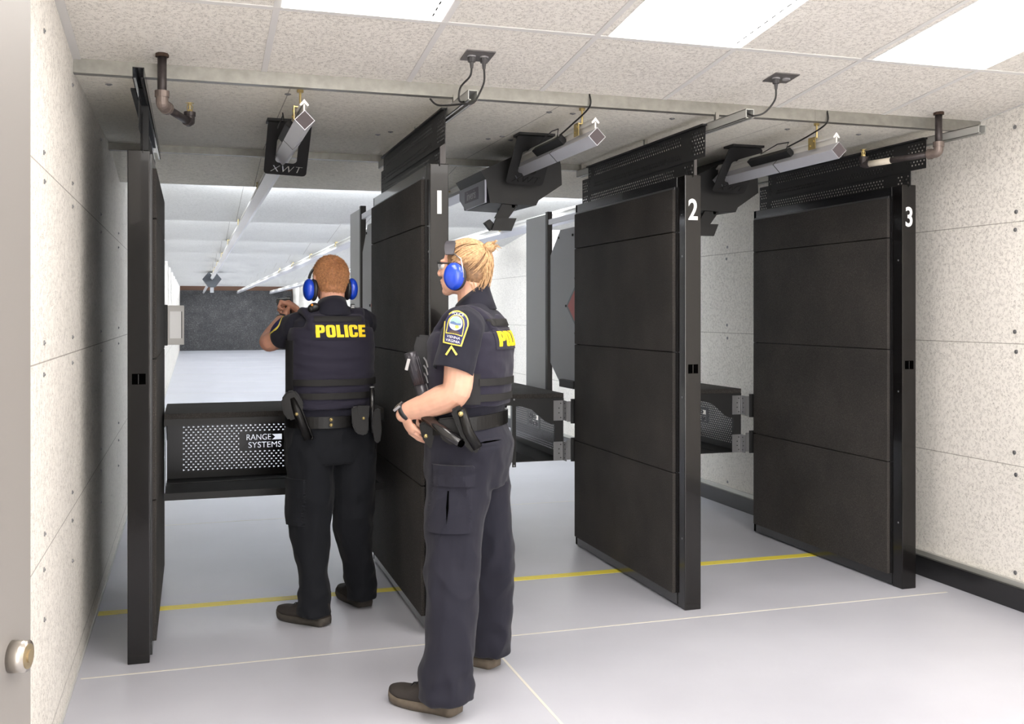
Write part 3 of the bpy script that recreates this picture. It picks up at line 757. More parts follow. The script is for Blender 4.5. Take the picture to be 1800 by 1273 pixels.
class Fig:
    def __init__(s, x, y, az):
        a = math.radians(az); s.C = V((x, y, 0)); s.F = V((math.sin(a), math.cos(a), 0)); s.L = V((-math.cos(a), math.sin(a), 0)); s.R = -s.L
    def p(s, f, l, z): return s.C + s.F*f + s.L*l + V((0, 0, z))
    def ring(s, z, f0, a, b, off=0, n=40, ex=2.3, tilt=0, t0=0, t1=2*PI, l0=0):
        out = []
        for k in range(n):
            t = t0 + (t1-t0)*k/(n if t1-t0 > 6.28 else n-1); c, q = math.cos(t), math.sin(t)
            l = (b+off)*math.copysign(abs(c)**(2/ex), c)+l0; f = (a+off)*math.copysign(abs(q)**(2/ex), q)
            out.append(s.p(f0+f, l, z - tilt*f))
        return out
    def torso(s, tab, off=0, z0=-9, z1=9, step=.02, **kw):
        rr = []; z = max(z0, tab[0][0]); z1 = min(z1, tab[-1][0])
        while z <= z1+1e-6:
            rr.append(s.ring(z, *s.at(tab, z), off=off, **kw)); z += step
        return MB().loft(rr)
    def at(s, tab, z):
        if z <= tab[0][0]: return tab[0][1:4]
        for a, b in zip(tab, tab[1:]):
            if z <= b[0]+1e-9:
                t = (z-a[0])/(b[0]-a[0]); t = t*t*(3-2*t)*.4+t*.6
                return tuple(a[i]+(b[i]-a[i])*t for i in (1, 2, 3))
        return tab[-1][1:4]
    def band(s, tab, z0, z1, off, t0, t1, n=40, tilt=0, th=.003):
        """strip of webbing round the torso between two angles (degrees)"""
        t0, t1 = math.radians(t0), math.radians(t1); b = MB(); rows = []
        full = abs(t1-t0) > 6.28
        for z, o in ((z0, off), (z0, off+th), (z1, off+th), (z1, off)):
            rows.append([b.bm.verts.new(q) for q in s.ring(z, *s.at(tab, (z0+z1)/2), off=o, n=n, tilt=tilt, t0=t0, t1=t1 if not full else t0+2*PI)])
        m = n if full else n-1; F = []
        for i in range(4):
            A, B = rows[i], rows[(i+1) % 4]
            for k in range(m): F.append(b.bm.faces.new((A[k], A[(k+1) % n], B[(k+1) % n], B[k])))
        if not full:
            F.append(b.bm.faces.new([r[0] for r in rows])); F.append(b.bm.faces.new([r[-1] for r in rows]))
        bmesh.ops.recalc_face_normals(b.bm, faces=F); return b
def limb(b, pts, rs, n=18):
    """smooth tapered tube with rounded ends"""
    P = [V(p) for p in pts]; Q = []; R = []
    for i in range(len(P)-1):
        p0, p1, p2, p3 = P[max(i-1, 0)], P[i], P[i+1], P[min(i+2, len(P)-1)]
        for k in range(5):
            u = k/5; Q.append(.5*((2*p1)+(p2-p0)*u+(2*p0-5*p1+4*p2-p3)*u*u+(3*p1-p0-3*p2+p3)*u**3)); R.append(rs[i]+(rs[i+1]-rs[i])*u)
    Q.append(P[-1]); R.append(rs[-1])
    b.tube(Q, R, n); b.ell(Q[0], (R[0],)*3); b.ell(Q[-1], (R[-1],)*3); return b
def basis(x, y, z):
    return Matrix(((x.x, y.x, z.x, 0), (x.y, y.y, z.y, 0), (x.z, y.z, z.z, 0), (0, 0, 0, 1)))
def hand(b, W, d, n, side, curls, sc=1.0, thumb=(.6, .75, -.4), spread=.05, rr=.0082):
    d = V(d).normalized(); n = V(n); n = (n-d*n.dot(d)).normalized(); s = d.cross(n)*side; W = V(W)
    Rm = basis(d, s, n)
    b.ell(W+d*.052*sc+n*.002, (.046*sc, .039*sc, .0145*sc), Rm); b.ell(W+d*.022*sc, (.034*sc, .029*sc, .018*sc), Rm)
    b.ell(W+d*.035*sc+s*.022*sc-n*.006, (.032*sc, .016*sc, .015*sc), Rm)
    LN = [(.042, .026, .021), (.046, .029, .022), (.043, .027, .022), (.034, .021, .019)]
    for k in range(4):
        base = W + d*(.088, .092, .088, .078)[k]*sc + s*(.031-.0205*k)*sc - n*(.002, 0, .001, .004)[k]
        fd = (d + s*spread*(1.2-.8*k)).normalized(); a = 0; pts = [base-fd*.02*sc, base]; rs = [rr*1.12, rr*1.1]
        cu = curls[k] if isinstance(curls[0], (list, tuple)) else curls
        for j in range(3):
            a += cu[j]; q = fd*math.cos(a) - n*math.sin(a); pts.append(pts[-1]+q*LN[k][j]*sc); rs.append(rr*(1.0, .93, .8)[j])
        b.tube(pts, [r*sc for r in rs], 12); 
        for p, r in zip(pts[1:], rs[1:]): b.ell(p, (r*sc,)*3, None, 12, 8)
    t = (d*thumb[0]+s*thumb[1]+n*thumb[2]).normalized(); base = W+d*.025*sc+s*.028*sc-n*.004
    pts = [base, base+t*.042*sc]; t2 = (t+d*.35-n*.15).normalized(); pts.append(pts[-1]+t2*.03*sc); t3 = (t2+d*.3-s*.15).normalized(); pts.append(pts[-1]+t3*.024*sc)
    rs = [.014, .0112, .0102, .0086]
    b.tube(pts, [r*sc for r in rs], 12)
    for p, r in zip(pts, rs): b.ell(p, (r*sc,)*3, None, 12, 8)
    return b
def head(b, H, F, L, s=1.0, nose=1.0, tiltz=0):
    U = V((0, 0, 1)); R = basis(F, L, U)
    def e(f, l, z, rf, rl, rz): b.ell(H+(F*f+L*l+U*z)*s, (rf*s, rl*s, rz*s), R, 28, 20)
    e(-.012, 0, .02, .094, .076, .088); e(.022, 0, -.03, .07, .064, .085); e(.048, 0, -.075, .045, .045, .038); e(.07, 0, -.1, .022, .026, .019)
    e(-.035, 0, -.02, .06, .062, .075)
    e(.078, 0, .018, .016, .05, .011); e(.066, .032, -.03, .022, .02, .02); e(.066, -.032, -.03, .022, .02, .02)
    b.tube([H+(F*.086+U*.008)*s, H+(F*.101-U*.018)*s, H+(F*.110*nose-U*.032)*s], [.007*s, .009*s, .0105*s], 12); e(.105*nose, 0, -.034, .0115, .014, .009)
    e(.088, 0, -.058, .012, .022, .006); e(.086, 0, -.068, .012, .02, .0065); e(.074, 0, -.063, .022, .03, .022)
    for q in (-1, 1):
        e(-.005, q*.078, -.008, .018, .008, .031); e(-.012, q*.083, .003, .014, .006, .018)
    return b
def eyes(H, F, L, s, parent):
    for q in (-1, 1):
        c = H+(F*.074+L*.031*q-V((0, 0, .004)))*s
        o = MB().ell(c, (.012*s,)*3).build('eye', mat('eye_white', (232, 228, 222), .2), parent, smooth=True)
        MB().ell(c+F*.0095*s, (.004*s,)*3).build('iris', mat('iris', (70, 90, 110), .2), o, smooth=True)
def muff(H, F, L, q, s, parent, zc=-.012, fc=-.0, txt=False, tilt=.0):
    U = V((0, 0, 1)); R = basis(F, L, U)
    c = H+L*q*.098*s+F*fc+U*zc
    o = MB().ell(c+L*q*.012, (.041, .028, .053), R, 32, 22).build('ear_muff', BLUE, parent, smooth=True)
    bb = MB(); bb.ell(c-L*q*.012, (.043, .018, .055), R, 28, 18); bb.build('ear_cushion', MBLK, o, smooth=True)
    if txt:
        M = frame(c+L*q*.0395+F*.002+U*.006, -F*q, U)
    return o
def gear(name, poly, cen, u, v, th, m, parent, bev=.004):
    """thick shaped piece: outline poly (metres in u,v), thickness towards the viewer side and back"""
    M = frame(cen, u, v); b = MB()
    A = [b.bm.verts.new(M @ V((p[0], p[1], -th/2))) for p in poly]; B = [b.bm.verts.new(M @ V((p[0], p[1], th/2))) for p in poly]
    n = len(poly); F = [b.bm.faces.new(A[::-1]), b.bm.faces.new(B)]
    for k in range(n): F.append(b.bm.faces.new((A[k], A[(k+1) % n], B[(k+1) % n], B[k])))
    bmesh.ops.recalc_face_normals(b.bm, faces=F)
    if bev: bmesh.ops.bevel(b.bm, geom=list(b.bm.edges), offset=bev, segments=2, affect='EDGES')
    return b.build(name, m, parent)
def snap(c, n, r, parent, m=BRASS):
    n = V(n).normalized(); c = V(c)
    return MB().cyl(c, c+n*.003, r, 18, r*.9).ell(c+n*.003, (r*.7, r*.7, r*.7)).build('snap_button', m, parent, smooth=True)
def shoe(heel, az, parent, Ln=.305, sole=None, up=None, Wd=.105):
    a = math.radians(az); F = V((math.sin(a), math.cos(a), 0)); L = V((-math.cos(a), math.sin(a), 0)); heel = V(heel)
    def wdt(t): return Wd/2*(.72+.1*math.sin(t*PI*.9)+.2*math.sin(max(0, t-.3)/.7*PI)) * (1 if t < .86 else math.sqrt(max(.02, 1-((t-.86)/.145)**2))) * (1 if t > .08 else math.sqrt(max(.1, 1-((.08-t)/.1)**2)))
    def P(t, l, z): return heel+F*(t*Ln)+L*l+V((0, 0, z))
    rr = []
    for i in range(25):
        t = i/24; w_ = wdt(t)*1.06; zt = .042-.012*t+.018*max(0, t-.8)/.2; zb = .001+.016*max(0, (t-.78)/.22)**1.6+.008*max(0, (.06-t)/.06)
        rr.append([P(t, w_*c*(1-.08*(zz < .5)), zb+(zt-zb)*zz) for c, zz in ((1, 0), (1.04, .5), (1, 1), (.5, 1), (0, 1), (-.5, 1), (-1, 1), (-1.04, .5), (-1, 0), (-.5, 0), (0, 0), (.5, 0))])
    MB().loft(rr).build('shoe_sole', sole or SOLE, parent, smooth=True)
    rr = []
    for i in range(25):
        t = i/24; tt = .015+t*.965; w_ = wdt(tt)
        h = .128 if t < .3 else (.128-.058*((t-.3)/.42) if t < .72 else .07-.022*((t-.72)/.28)**2)
        h -= .02*max(0, (.08-t)/.08); zb = .028
        ring = []
        for k in range(16):
            an = PI*k/15; c = math.cos(an); q = math.sin(an)
            ring.append(P(tt, w_*.97*math.copysign(abs(c)**.7, c)*(1-.25*q*(t < .35)), zb+(h-zb)*abs(q)**.75 + .012*max(0, tt-.8)/.2))
        rr.append(ring)
    s_ = MB().loft(rr).build('shoe', up or SHOE, parent, smooth=True)
    lb = MB()
    for k in range(4):
        t = .42+.075*k; z = .128-.058*((t-.3)/.42)+.003
        lb.tube([P(t, .022, z-.006), P(t+.008, 0, z), P(t, -.022, z-.006)], .0025, 6)
    lb.build('laces', MBLK, s_)
def wr_cloth(sc, amp, seed=0, zs=1.0, lat=1.0):
    o = V((seed*3.1, seed*1.7, seed))
    def f(co, n):
        p = V((co.x*sc*lat, co.y*sc*lat, co.z*sc*zs))+o
        a = noise.noise(p); b2 = noise.noise(p*2.3+V((5, 1, 2)))
        return amp*((1-abs(a)*2.2)*.8 + b2*.5 - .2)
    return f
def legs_mesh(fig, tab, Lp, Lr, Rp, Rr, voxel, seed, amp=.006):
    parts = [fig.torso(tab, 0)]
    for P, R in ((Lp, Lr), (Rp, Rr)):
        b = MB(); pts = [V(p) for p in P]; Q = []; RR = []
        for i in range(len(pts)-1):
            p0, p1, p2, p3 = pts[max(i-1, 0)], pts[i], pts[i+1], pts[min(i+2, len(pts)-1)]
            for k in range(6):
                u = k/6; Q.append(.5*((2*p1)+(p2-p0)*u+(2*p0-5*p1+4*p2-p3)*u*u+(3*p1-p0-3*p2+p3)*u**3)); RR.append(R[i]+(R[i+1]-R[i])*u)
        Q.append(pts[-1]); RR.append(R[-1]); rings = []
        for q, r in zip(Q, RR):
            rings.append([q+fig.F*math.sin(t)*r*1.05+fig.L*math.cos(t)*r*.94 for t in [2*PI*k/26 for k in range(26)]])
        b.loft(rings); b.ell(Q[0], (RR[0],)*3); parts.append(b)
    me = remesh(parts, voxel, 3)
    w1 = wr_cloth(7, amp*1.8, seed, .9, 1.3)
    def f(co, n):
        z = co.z; k = .35+.9*math.exp(-((z-.47)/.13)**2)+1.0*math.exp(-((z-.13)/.12)**2)+.8*math.exp(-((z-.82)/.1)**2)
        return w1(co, n)*k + amp*.35*math.sin(z*55+6*noise.noise(co*5))*math.exp(-((z-.12)/.1)**2)
    displace(me, f)
    return me
UP = V((0, 0, 1))
def hem_cut(me, z): return me

# ------------------------------------------------------------------ the officer standing in front (seen from her left side)
W = Fig(1.049, 3.863, -60)
wt = [(.80, .012, .15, .172), (.88, .015, .166, .192), (.96, .004, .17, .2), (1.055, .022, .152, .182), (1.13, .012, .158, .185), (1.27, .006, .165, .198), (1.36, .002, .16, .2), (1.43, -.012, .122, .185), (1.475, -.022, .085, .13), (1.52, -.03, .06, .068)]
p = empty('person', (1.049, 3.863, 0), 'officer standing side-on with blonde tied-up hair, blue ear muffs and left hand at the belt', 'person')
Hw = V((1.024, 3.874, 1.655)); ah = math.radians(-56); HF = V((math.sin(ah), math.cos(ah), 0)); HL = V((-math.cos(ah), math.sin(ah), 0))
b = MB(); head(b, Hw, HF, HL, .985, .95)
limb(b, [W.p(-.012, 0, 1.46), Hw+V((0, 0, -.03))-HF*.03], [.062, .058])
tr = [(z, f, a-.035, c-.035) for z, f, a, c in wt]; tors = W.torso(tr)
shL, shR = V((.985, 3.715, 1.418)), W.p(-.01, -.175, 1.418)
arm = MB()
limb(arm, [W.p(-.02, .08, 1.40), shL, (.962, 3.70, 1.30), (.945, 3.69, 1.178), (.895, 3.735, 1.14), (.838, 3.79, 1.112), (.792, 3.833, 1.094), (.776, 3.85, 1.078)], [.06, .058, .058, .056, .056, .047, .035, .029])
hand(arm, (.776, 3.848, 1.086), V((.963*.42, -.27*.42, -.9)), V((-.963*.8-.27*.45, .27*.8-.963*.45, -.3)), 1, [(.5, .25, .12), (.52, .26, .14), (.56, .28, .15), (.6, .3, .15)], .95, (.75, .45, -.5))
arm2 = MB(); eR = W.p(-.02, -.25, 1.17); wR = W.p(.2, -.10, 1.07)
limb(arm2, [W.p(-.02, -.08, 1.40), shR, eR, (eR+wR)/2+V((0, 0, -.01)), wR], [.06, .055, .05, .045, .03])
hand(arm2, wR, W.F*.3+W.L*.9-UP*.4, W.F, 1, (.5, .5, .4), .95)
lg = MB()
limb(lg, [W.p(0, .085, .9), (.94, 3.73, .537), (.899, 3.625, .12), (.894, 3.63, .055)], [.09, .055, .04, .035]); limb(lg, [W.p(0, -.085, .9), (1.158, 3.965, .464), (1.174, 4.05, .12), (1.172, 4.062, .055)], [.09, .055, .038, .032])
for hx, az in (((.918, 3.60, .045), -41), ((1.205, 4.02, .045), -38)):
    a_ = math.radians(az); f_ = V((math.sin(a_), math.cos(a_), 0)); limb(lg, [V(hx)+f_*.06-UP*.004, V(hx)+f_*.15-UP*.008, V(hx)+f_*.23-UP*.012], [.03, .022, .014])
body = remesh([b, tors, arm, arm2, lg], .0032, 2)
body = link('body', body, SKIN, p, smooth=True)
eyes(Hw, HF, HL, 1.0, p)
# trousers, shirt, vest
tw = legs_mesh(W, [t_ for t_ in wt if t_[0] <= 1.06] , [W.p(0, .085, .88), (.963, 3.765, .72), (.937, 3.72, .537), (.915, 3.655, .32), (.884, 3.612, .11), (.884, 3.612, .062)], [.118, .116, .098, .09, .092, .096],
               [W.p(0, -.085, .88), (1.13, 3.955, .70), (1.158, 3.965, .464), (1.172, 4.01, .26), (1.180, 4.042, .06)], [.112, .105, .088, .086, .088], .0065, 1, .0065)
twb = bvh(tw); tro = link('trousers', tw, PANTS, p, smooth=True)
sh = [W.torso(wt, -.014, 1.0, 1.52)]
slv = MB(); limb(slv, [W.p(-.02, .08, 1.41), shL, (.958, 3.702, 1.33), (.936, 3.69, 1.262)], [.062, .074, .075, .074]); slv2 = MB(); limb(slv2, [W.p(-.02, -.08, 1.41), shR, shR.lerp(eR, .62)], [.062, .07, .07])
shm = remesh([sh[0], slv, slv2], .0055, 3)
shm2 = bpy.data.meshes.new('sh'); bm = bmesh.new(); bm.from_mesh(shm)
# open the sleeve ends
dl = V((.936, 3.69, 1.262)); dn = (dl-V((.958, 3.702, 1.33))).normalized()
gf = [f for f in bm.faces if (f.calc_center_median()-dl).length < .13 and (f.calc_center_median()-dl).dot(dn) > -.03]; ge = list({e for f in gf for e in f.edges}); gv = list({v for f in gf for v in f.verts})
bmesh.ops.bisect_plane(bm, geom=gv+ge+gf, plane_co=dl+dn*.012, plane_no=dn, clear_outer=True)
bm.to_mesh(shm); bm.free()
displace(shm, wr_cloth(11, .005, 2, .8))
shb = bvh(shm)
so = link('shirt', shm, SHIRT, p, smooth=True); sm = so.modifiers.new('s', 'SOLIDIFY'); sm.thickness = .003; sm.offset = 1
vst = [W.torso(wt, .004, 1.115, 1.40)]
for q in (-1, 1):
    vb = MB(); pts = [W.p(.10, q*.09, 1.40), W.p(.05, q*.105, 1.462), W.p(-.03, q*.105, 1.478), W.p(-.09, q*.09, 1.44), W.p(-.115, q*.08, 1.38)]
    for u_ in (-.02, 0, .02): limb(vb, [x_+W.L*u_ for x_ in pts], [.020, .02, .02, .02, .02], 10)
    vst.append(vb)
vb = MB(); limb(vb, [W.p(-.10, -.09, 1.40), W.p(-.105, 0, 1.43), W.p(-.10, .09, 1.40)], [.03, .035, .03]); vst.append(vb)
vm = remesh(vst, .006, 3); displace(vm, wr_cloth(8, .005, 5, 1.6)); vbh = bvh(vm)
vo = link('ballistic_vest', vm, VEST, p, smooth=True)
for z0, z1 in ((1.195, 1.222), (1.135, 1.162)): W.band(wt, z0, z1, .008, -105, -28, 30).build('webbing_strap', WEB, vo, smooth=False)
W.band(wt, 1.125, 1.24, .0065, -30, 12, 16, th=.004).build('side_panel', mat('elastic_black', (27, 27, 30), .8), vo)
W.band(wt, 1.015, 1.068, -.002, 0, 361, 60, tilt=.13, th=.009).build('duty_belt', LEATH, p)
# collar
cb = MB(); rings = []
for z, r, k_ in ((1.475, .082, .02), (1.50, .070, .035), (1.540, .062, .05), (1.545, .064, .05), (1.520, .071, .040), (1.498, .082, .026), (1.472, .096, .014)): rings.append([W.p(-.004+math.sin(t)*r*1.03, math.cos(t)*r, z-k_*math.sin(t)) for t in [2*PI*k/32 for k in range(32)]])
cb.loft(rings, False); co_ = cb.build('collar', SHIRT, so, smooth=True); co_.modifiers.new('s', 'SOLIDIFY').thickness = .002
# lettering on the back
bo = W.p(-.4, 0, 1.375)
conform('back_patch', [rrect(-.135, .135, -.045, .038, .006)], bo, W.R, UP, vbh, .004, VEST, vo, .006)
conform('back_strip', [rrect(-.13, .11, .045, .072, .003)], bo, W.R, UP, vbh, .004, WEB, vo, .004)
conform('lettering', block_text('POLICE', .058, .240, 0, -.004), bo, W.R, UP, vbh, .0065, YEL, vo, .0015, .012)
# shoulder patch
def arch(w, h, k=.35, n=14, dx=0, dy=0, bw=None):
    bw = bw or w*.62; y0 = -h/2; pts = [(-bw/2+dx, y0+dy), (bw/2+dx, y0+dy)]
    for i in range(n+1):
        t = PI*i/n; pts.append((w/2*math.cos(t)+dx, y0+h*(1-k)+h*k*math.sin(t)+dy))
    return pts
def sleeve_patch(o, u, v, tree, parent, s=1.0):
    def c(name, loops, off, m, L=.006): return conform(name, [[(x*s, y*s) for x, y in lp] for lp in loops], o, u, v, tree, off, m, parent, 0, L)
    P_ = c('shoulder_patch', [arch(.088, .126, .38, 16, 0, 0, .068)], .0060, GOLDT)
    c('patch_field', [arch(.078, .116, .38, 16, 0, 0, .058)], .0075, NAVY)
    c('patch_arch', [arch(.060, .072, .5, 16, 0, .012, .060), arch(.054, .066, .5, 16, 0, .011, .054)], .0088, GOLDT)
    c('patch_seal', [[(.0235*math.cos(t)-.001, .016+.025*math.sin(t)) for t in [2*PI*k/24 for k in range(24)]]], .0096, mat('seal_white', (214, 216, 222), .8))
    c('seal_sky', [[(.0195*math.cos(t)-.001, .018+.02*math.sin(t)) for t in [PI*k/14 for k in range(15)]]], .0104, mat('seal_green', (150, 182, 176), .8))
    c('seal_band', [[(-.02, .0175), (-.01, .021), (.004, .017), (.018, .02), (.018, .012), (.0, .010), (-.02, .012)]], .0112, mat('seal_blue', (96, 118, 158), .8))
    c('seal_sun', [[(.007*math.cos(t)+.006, .004+.006*math.sin(t)) for t in [2*PI*k/12 for k in range(12)]]], .0112, mat('seal_yellow', (226, 190, 90), .8))
    c('seal_base', [[(-.018, -.014), (-.018, -.022), (.018, -.022), (.018, -.014), (.010, -.011), (-.010, -.011)]], .0096, mat('seal_brown', (84, 70, 64), .8))
    c('patch_bar', [[(-.029, -.024), (0, -.020), (.029, -.024), (.029, -.027), (0, -.023), (-.029, -.027)]], .0096, GOLDT)
    WT = mat('patch_white', (232, 232, 238), .8)
    c('lettering', text_splines('POLICE', .0145, 0, .049, sx=.9, offset=.0004), .0098, WT, .008)
    c('lettering', text_splines('VIENNA', .014, 0, -.036, sx=.92, offset=.0004), .0098, WT, .008)
    c('lettering', text_splines('VIRGINIA', .014, 0, -.050, sx=.85, offset=.0004), .0098, WT, .008)
    return P_
dview = V((.27, .96, 0)).normalized(); rt = V((dview.y, -dview.x, 0))
tl = math.radians(-11); pu = rt*math.cos(tl)+UP*math.sin(tl); pv = UP*math.cos(tl)-rt*math.sin(tl)
sleeve_patch(V((.930, 3.639, 1.413))-dview*.25, pu, pv, shb, so)
conform('rank_chevron', [[(-.023, -.018), (-.017, -.022), (0, .004), (.017, -.022), (.023, -.018), (0, .016)]], V((.912, 3.634, 1.335))-dview*.25, rt, UP, shb, .009, GOLDT, so, .0015)
# cargo pocket
o_ = V((.904, 3.615, .776))-dview*.3
pk = conform('cargo_pocket', [rrect(-.088, .078, -.125, .1, .014)], o_, rt, UP, twb, .010, PANTS, tro, .03, .012)
conform('pocket_flap', [rrect(-.092, .088, .045, .122, .01)], o_, rt, UP, twb, .017, PANTS, pk, .03, .012)
conform('pocket_slit', [[(-.016, -.09), (-.008, -.03), (-.008, .03), (-.013, .03), (-.018, -.03)]], o_, rt, UP, twb, .0115, HOLE, pk, .001, .01)
ob = W.p(-.5, .10, .972)
conform('back_pocket', [[(-.055, -.004), (-.03, .008), (.03, .012), (.058, .004), (.03, -.012), (-.03, -.014)]], V((1.0, 3.60, .984))-dview*.25+rt*.05, rt, UP, twb, .0035, PANTS, tro, .006, .008)
conform('pocket_slit', [[(-.042, -.003), (-.02, .003), (.02, .005), (.045, .002), (.02, .0), (-.02, -.004)]], V((1.0, 3.60, .984))-dview*.25+rt*.05, rt, UP, twb, .0045, HOLE, tro, .001, .008)
# belt gear
def pxpoly(pts, c, s): return [((x-c[0])/s, -(y-c[1])/s) for x, y in pts]
S1 = 477.0
hol = gear('holster', pxpoly([(799, 716), (812, 712), (815, 722), (822, 742), (846, 783), (843, 793), (832, 797), (816, 782), (803, 748), (792, 722)], (822, 745), S1), V((.969, 3.616, 1.061))+dview*.01, rt, UP, .05, LEATH, p, .007)
MB().tube([V((.943, 3.603, 1.115)), V((.965, 3.594, 1.035)), V((1.0, 3.585, .975))], [.017, .019, .019], 16).build('light_tube', LEATH, hol, smooth=True)
snap(V((.940, 3.604, 1.101))-dview*.018, -dview, .0095, p)
MB().tube([(.845, 3.775, 1.075), (.895, 3.68, 1.03), (.94, 3.61, .992)], [.019, .019, .018], 18).build('baton_tube', mat('baton_black', (30, 29, 31), .25, coat=.3), p, smooth=True)
MB().tube([(.938, 3.613, .9935), (.945, 3.603, .988)], [.0135, .0135], 16).build('baton_tip', HOLE, p, smooth=True)
# flashlight held upright at the front of the belt
fb = MB(); fb.tube([(.790, 3.79, 1.320), (.8, 3.79, 1.29), (.826, 3.79, 1.20)], [.0225, .0245, .0245], 20); fb.tube([(.826, 3.79, 1.20), (.846, 3.785, 1.14), (.868, 3.765, 1.06)], [.0225, .0215, .021], 20)
for k in range(9):
    t_ = 2*PI*k/9
    fb.tube([V((.797, 3.79, 1.305))+rt*.0235*math.cos(t_)-dview*.0235*math.sin(t_), V((.826, 3.79, 1.20))+rt*.0235*math.cos(t_)-dview*.0235*math.sin(t_)], .003, 6)
fl_ = fb.build('flashlight', mat('torch_black', (60, 58, 63), .3, .4), p, smooth=True)
MB().box(-.006, .006, -.003, .003, -.022, .022, .002, Matrix.Translation((.775, 3.765, 1.275)) @ Matrix.Rotation(.25, 4, 'Y')).build('clip_tag', mat('tag_grey', (168, 166, 166), .5), fl_)
gear('pouch', pxpoly([(728, 742), (758, 737), (768, 782), (762, 793), (750, 791), (733, 768)], (748, 765), 465), V((.872, 3.80, 1.0)), rt, UP, .06, LEATH, p, .006)
snap(V((.845, 3.757, 1.005))-dview*.01, -dview, .008, p)
gear('pouch', pxpoly([(765, 735), (800, 730), (808, 768), (790, 782), (770, 770)], (785, 755), 465), V((.925, 3.715, 1.03)), rt, UP, .05, LEATH, p, .006)
gear('front_pouch', pxpoly([(739, 588), (764, 590), (770, 690), (748, 700), (738, 650), (732, 612)], (750, 640), 452), V((.862, 3.87, 1.27)), rt, UP, .07, mat('pouch_black', (26, 26, 29), .6), p, .008)
kb = MB()
for i in range(4):
    kb.tube([V((.845, 3.80, 1.30-.03*i)), V((.855, 3.80, 1.285-.03*i)), V((.86, 3.795, 1.262-.03*i))], .0035, 6)
kb.build('key_ring', STEEL, p)
conform('name_badge', [[(.011*math.cos(t), .018*math.sin(t)) for t in [2*PI*k/12 for k in range(12)]]], W.p(.5, .12, 1.415), W.L, UP, shb, .006, BRASS, so, .003)
# watch
wd = (V((.776, 3.85, 1.078))-V((.792, 3.833, 1.094))).normalized(); wc = V((.786, 3.840, 1.090)); wu = wd.orthogonal().normalized(); wv = wd.cross(wu)
MB().tube([wc-wd*.010, wc+wd*.010], [.0375, .0355], 24).build('watch_strap', MBLK, p, smooth=True)
wn = (W.F*.75+UP*.5+W.L*.2).normalized(); Mw = frame(wc+wn*.034, wd, wd.cross(wn)*-1)
MB().box(-.018, .018, -.019, .019, -.005, .006, .003, frame(wc+wn*.037, wd, wn.cross(wd))).build('watch_case', mat('watch_steel', (190, 188, 190), .25, .8), p)
# ear muffs with headband
mf = muff(Hw, HF, HL, 1, .98, p, -.045, .004, True); muff(Hw, HF, HL, -1, .98, p, -.045, .004)
hb = MB(); rr = []
for k in range(25):
    t = math.radians(22+136*k/24); c = Hw+HL*math.cos(t)*.094+UP*(.006+math.sin(t)*.090)+HF*(.020+.022*math.sin(t)); rad = (HL*math.cos(t)+UP*math.sin(t)).normalized(); wdt_ = .014+.010*math.sin(t)
    rr.append([c+HF*wdt_-rad*.002, c+HF*wdt_+rad*.004, c-HF*wdt_+rad*.004, c-HF*wdt_-rad*.002])
hb.loft(rr); hb.build('headband', mat('headband_grey', (72, 70, 76), .55), p, smooth=False)
wm = mat('band_wire', (186, 178, 176), .3, .8)
for q in (-1, 1):
    MB().tube([Hw+HL*q*.090+UP*.045+HF*.012, Hw+HL*q*.1+UP*.022-HF*.022, Hw+HL*q*.108-UP*.02-HF*.032, Hw+HL*q*.112-UP*.05-HF*.036], .003, 8).build('headband_wire', wm, p, smooth=True)
# glasses
gb = MB()
for q in (-1, 1):
    gb.tube([Hw+HF*.094+HL*q*.008+UP*.012, Hw+HF*.098+HL*q*.03+UP*.014, Hw+HF*.086+HL*q*.06+UP*.01, Hw+HF*.06+HL*q*.073+UP*.008, Hw-HF*.01+HL*q*.082+UP*.006], [.002, .003, .004, .003, .003], 8)
gl = gb.build('glasses_frame', MBLK, p, smooth=True)
gb = MB(); rr = []
for k in range(17):
    t = -1+2*k/16; c = Hw+HF*(.104-.028*t*t)+HL*.062*t
    rr.append([c+UP*.012, c-UP*(.020-.006*abs(t))-HF*.003])
R_ = [[gb.bm.verts.new(q) for q in r] for r in rr]
for a_, b_ in zip(R_, R_[1:]): gb.bm.faces.new((a_[0], b_[0], b_[1], a_[1]))
lo = gb.build('lens', mat('lens_clear', (205, 212, 220), .08, alpha=.45), gl, smooth=True); lo.modifiers.new('s', 'SOLIDIFY').thickness = .0015
# hair
HAIR = mat('hair_blonde', (188, 152, 112), .5, var=.3, vscale=120, spec=.4); HAIRD = mat('hair_root', (132, 100, 72), .6, var=.3, vscale=90)
BUN = Hw-HF*.092+UP*.072
def hp(az_, el, k=1.0):
    """point on the scalp; az from front (deg, + to left), el up"""
    a, e = math.radians(az_), math.radians(el)
    return Hw-HF*.012+UP*.014+(HF*math.cos(a)*math.cos(e)*.098+HL*math.sin(a)*math.cos(e)*.081+UP*math.sin(e)*.088)*k
cap = MB(); cap.ell(Hw-HF*.014+UP*.016, (.0955, .0795, .088), basis(HF, HL, UP), 40, 28); cap.ell(Hw-HF*.040-UP*.03, (.064, .0665, .065), basis(HF, HL, UP), 32, 22)
cm = remesh([cap], .004, 2); bm = bmesh.new(); bm.from_mesh(cm)
def faceside(c):
    d = c-Hw; f = d.dot(HF); z = d.z; return (f > .05 and z < .055) or (f > .0 and z < -.02) or (f > -.03 and z < -.052) or (z < -.086) or (f > .068)
bmesh.ops.delete(bm, geom=[v for v in bm.verts if faceside(v.co)], context='VERTS'); bm.to_mesh(cm); bm.free()
hc = link('hair', cm, HAIRD, p, smooth=True)
rnd = random.Random(3)
hb = Strands()
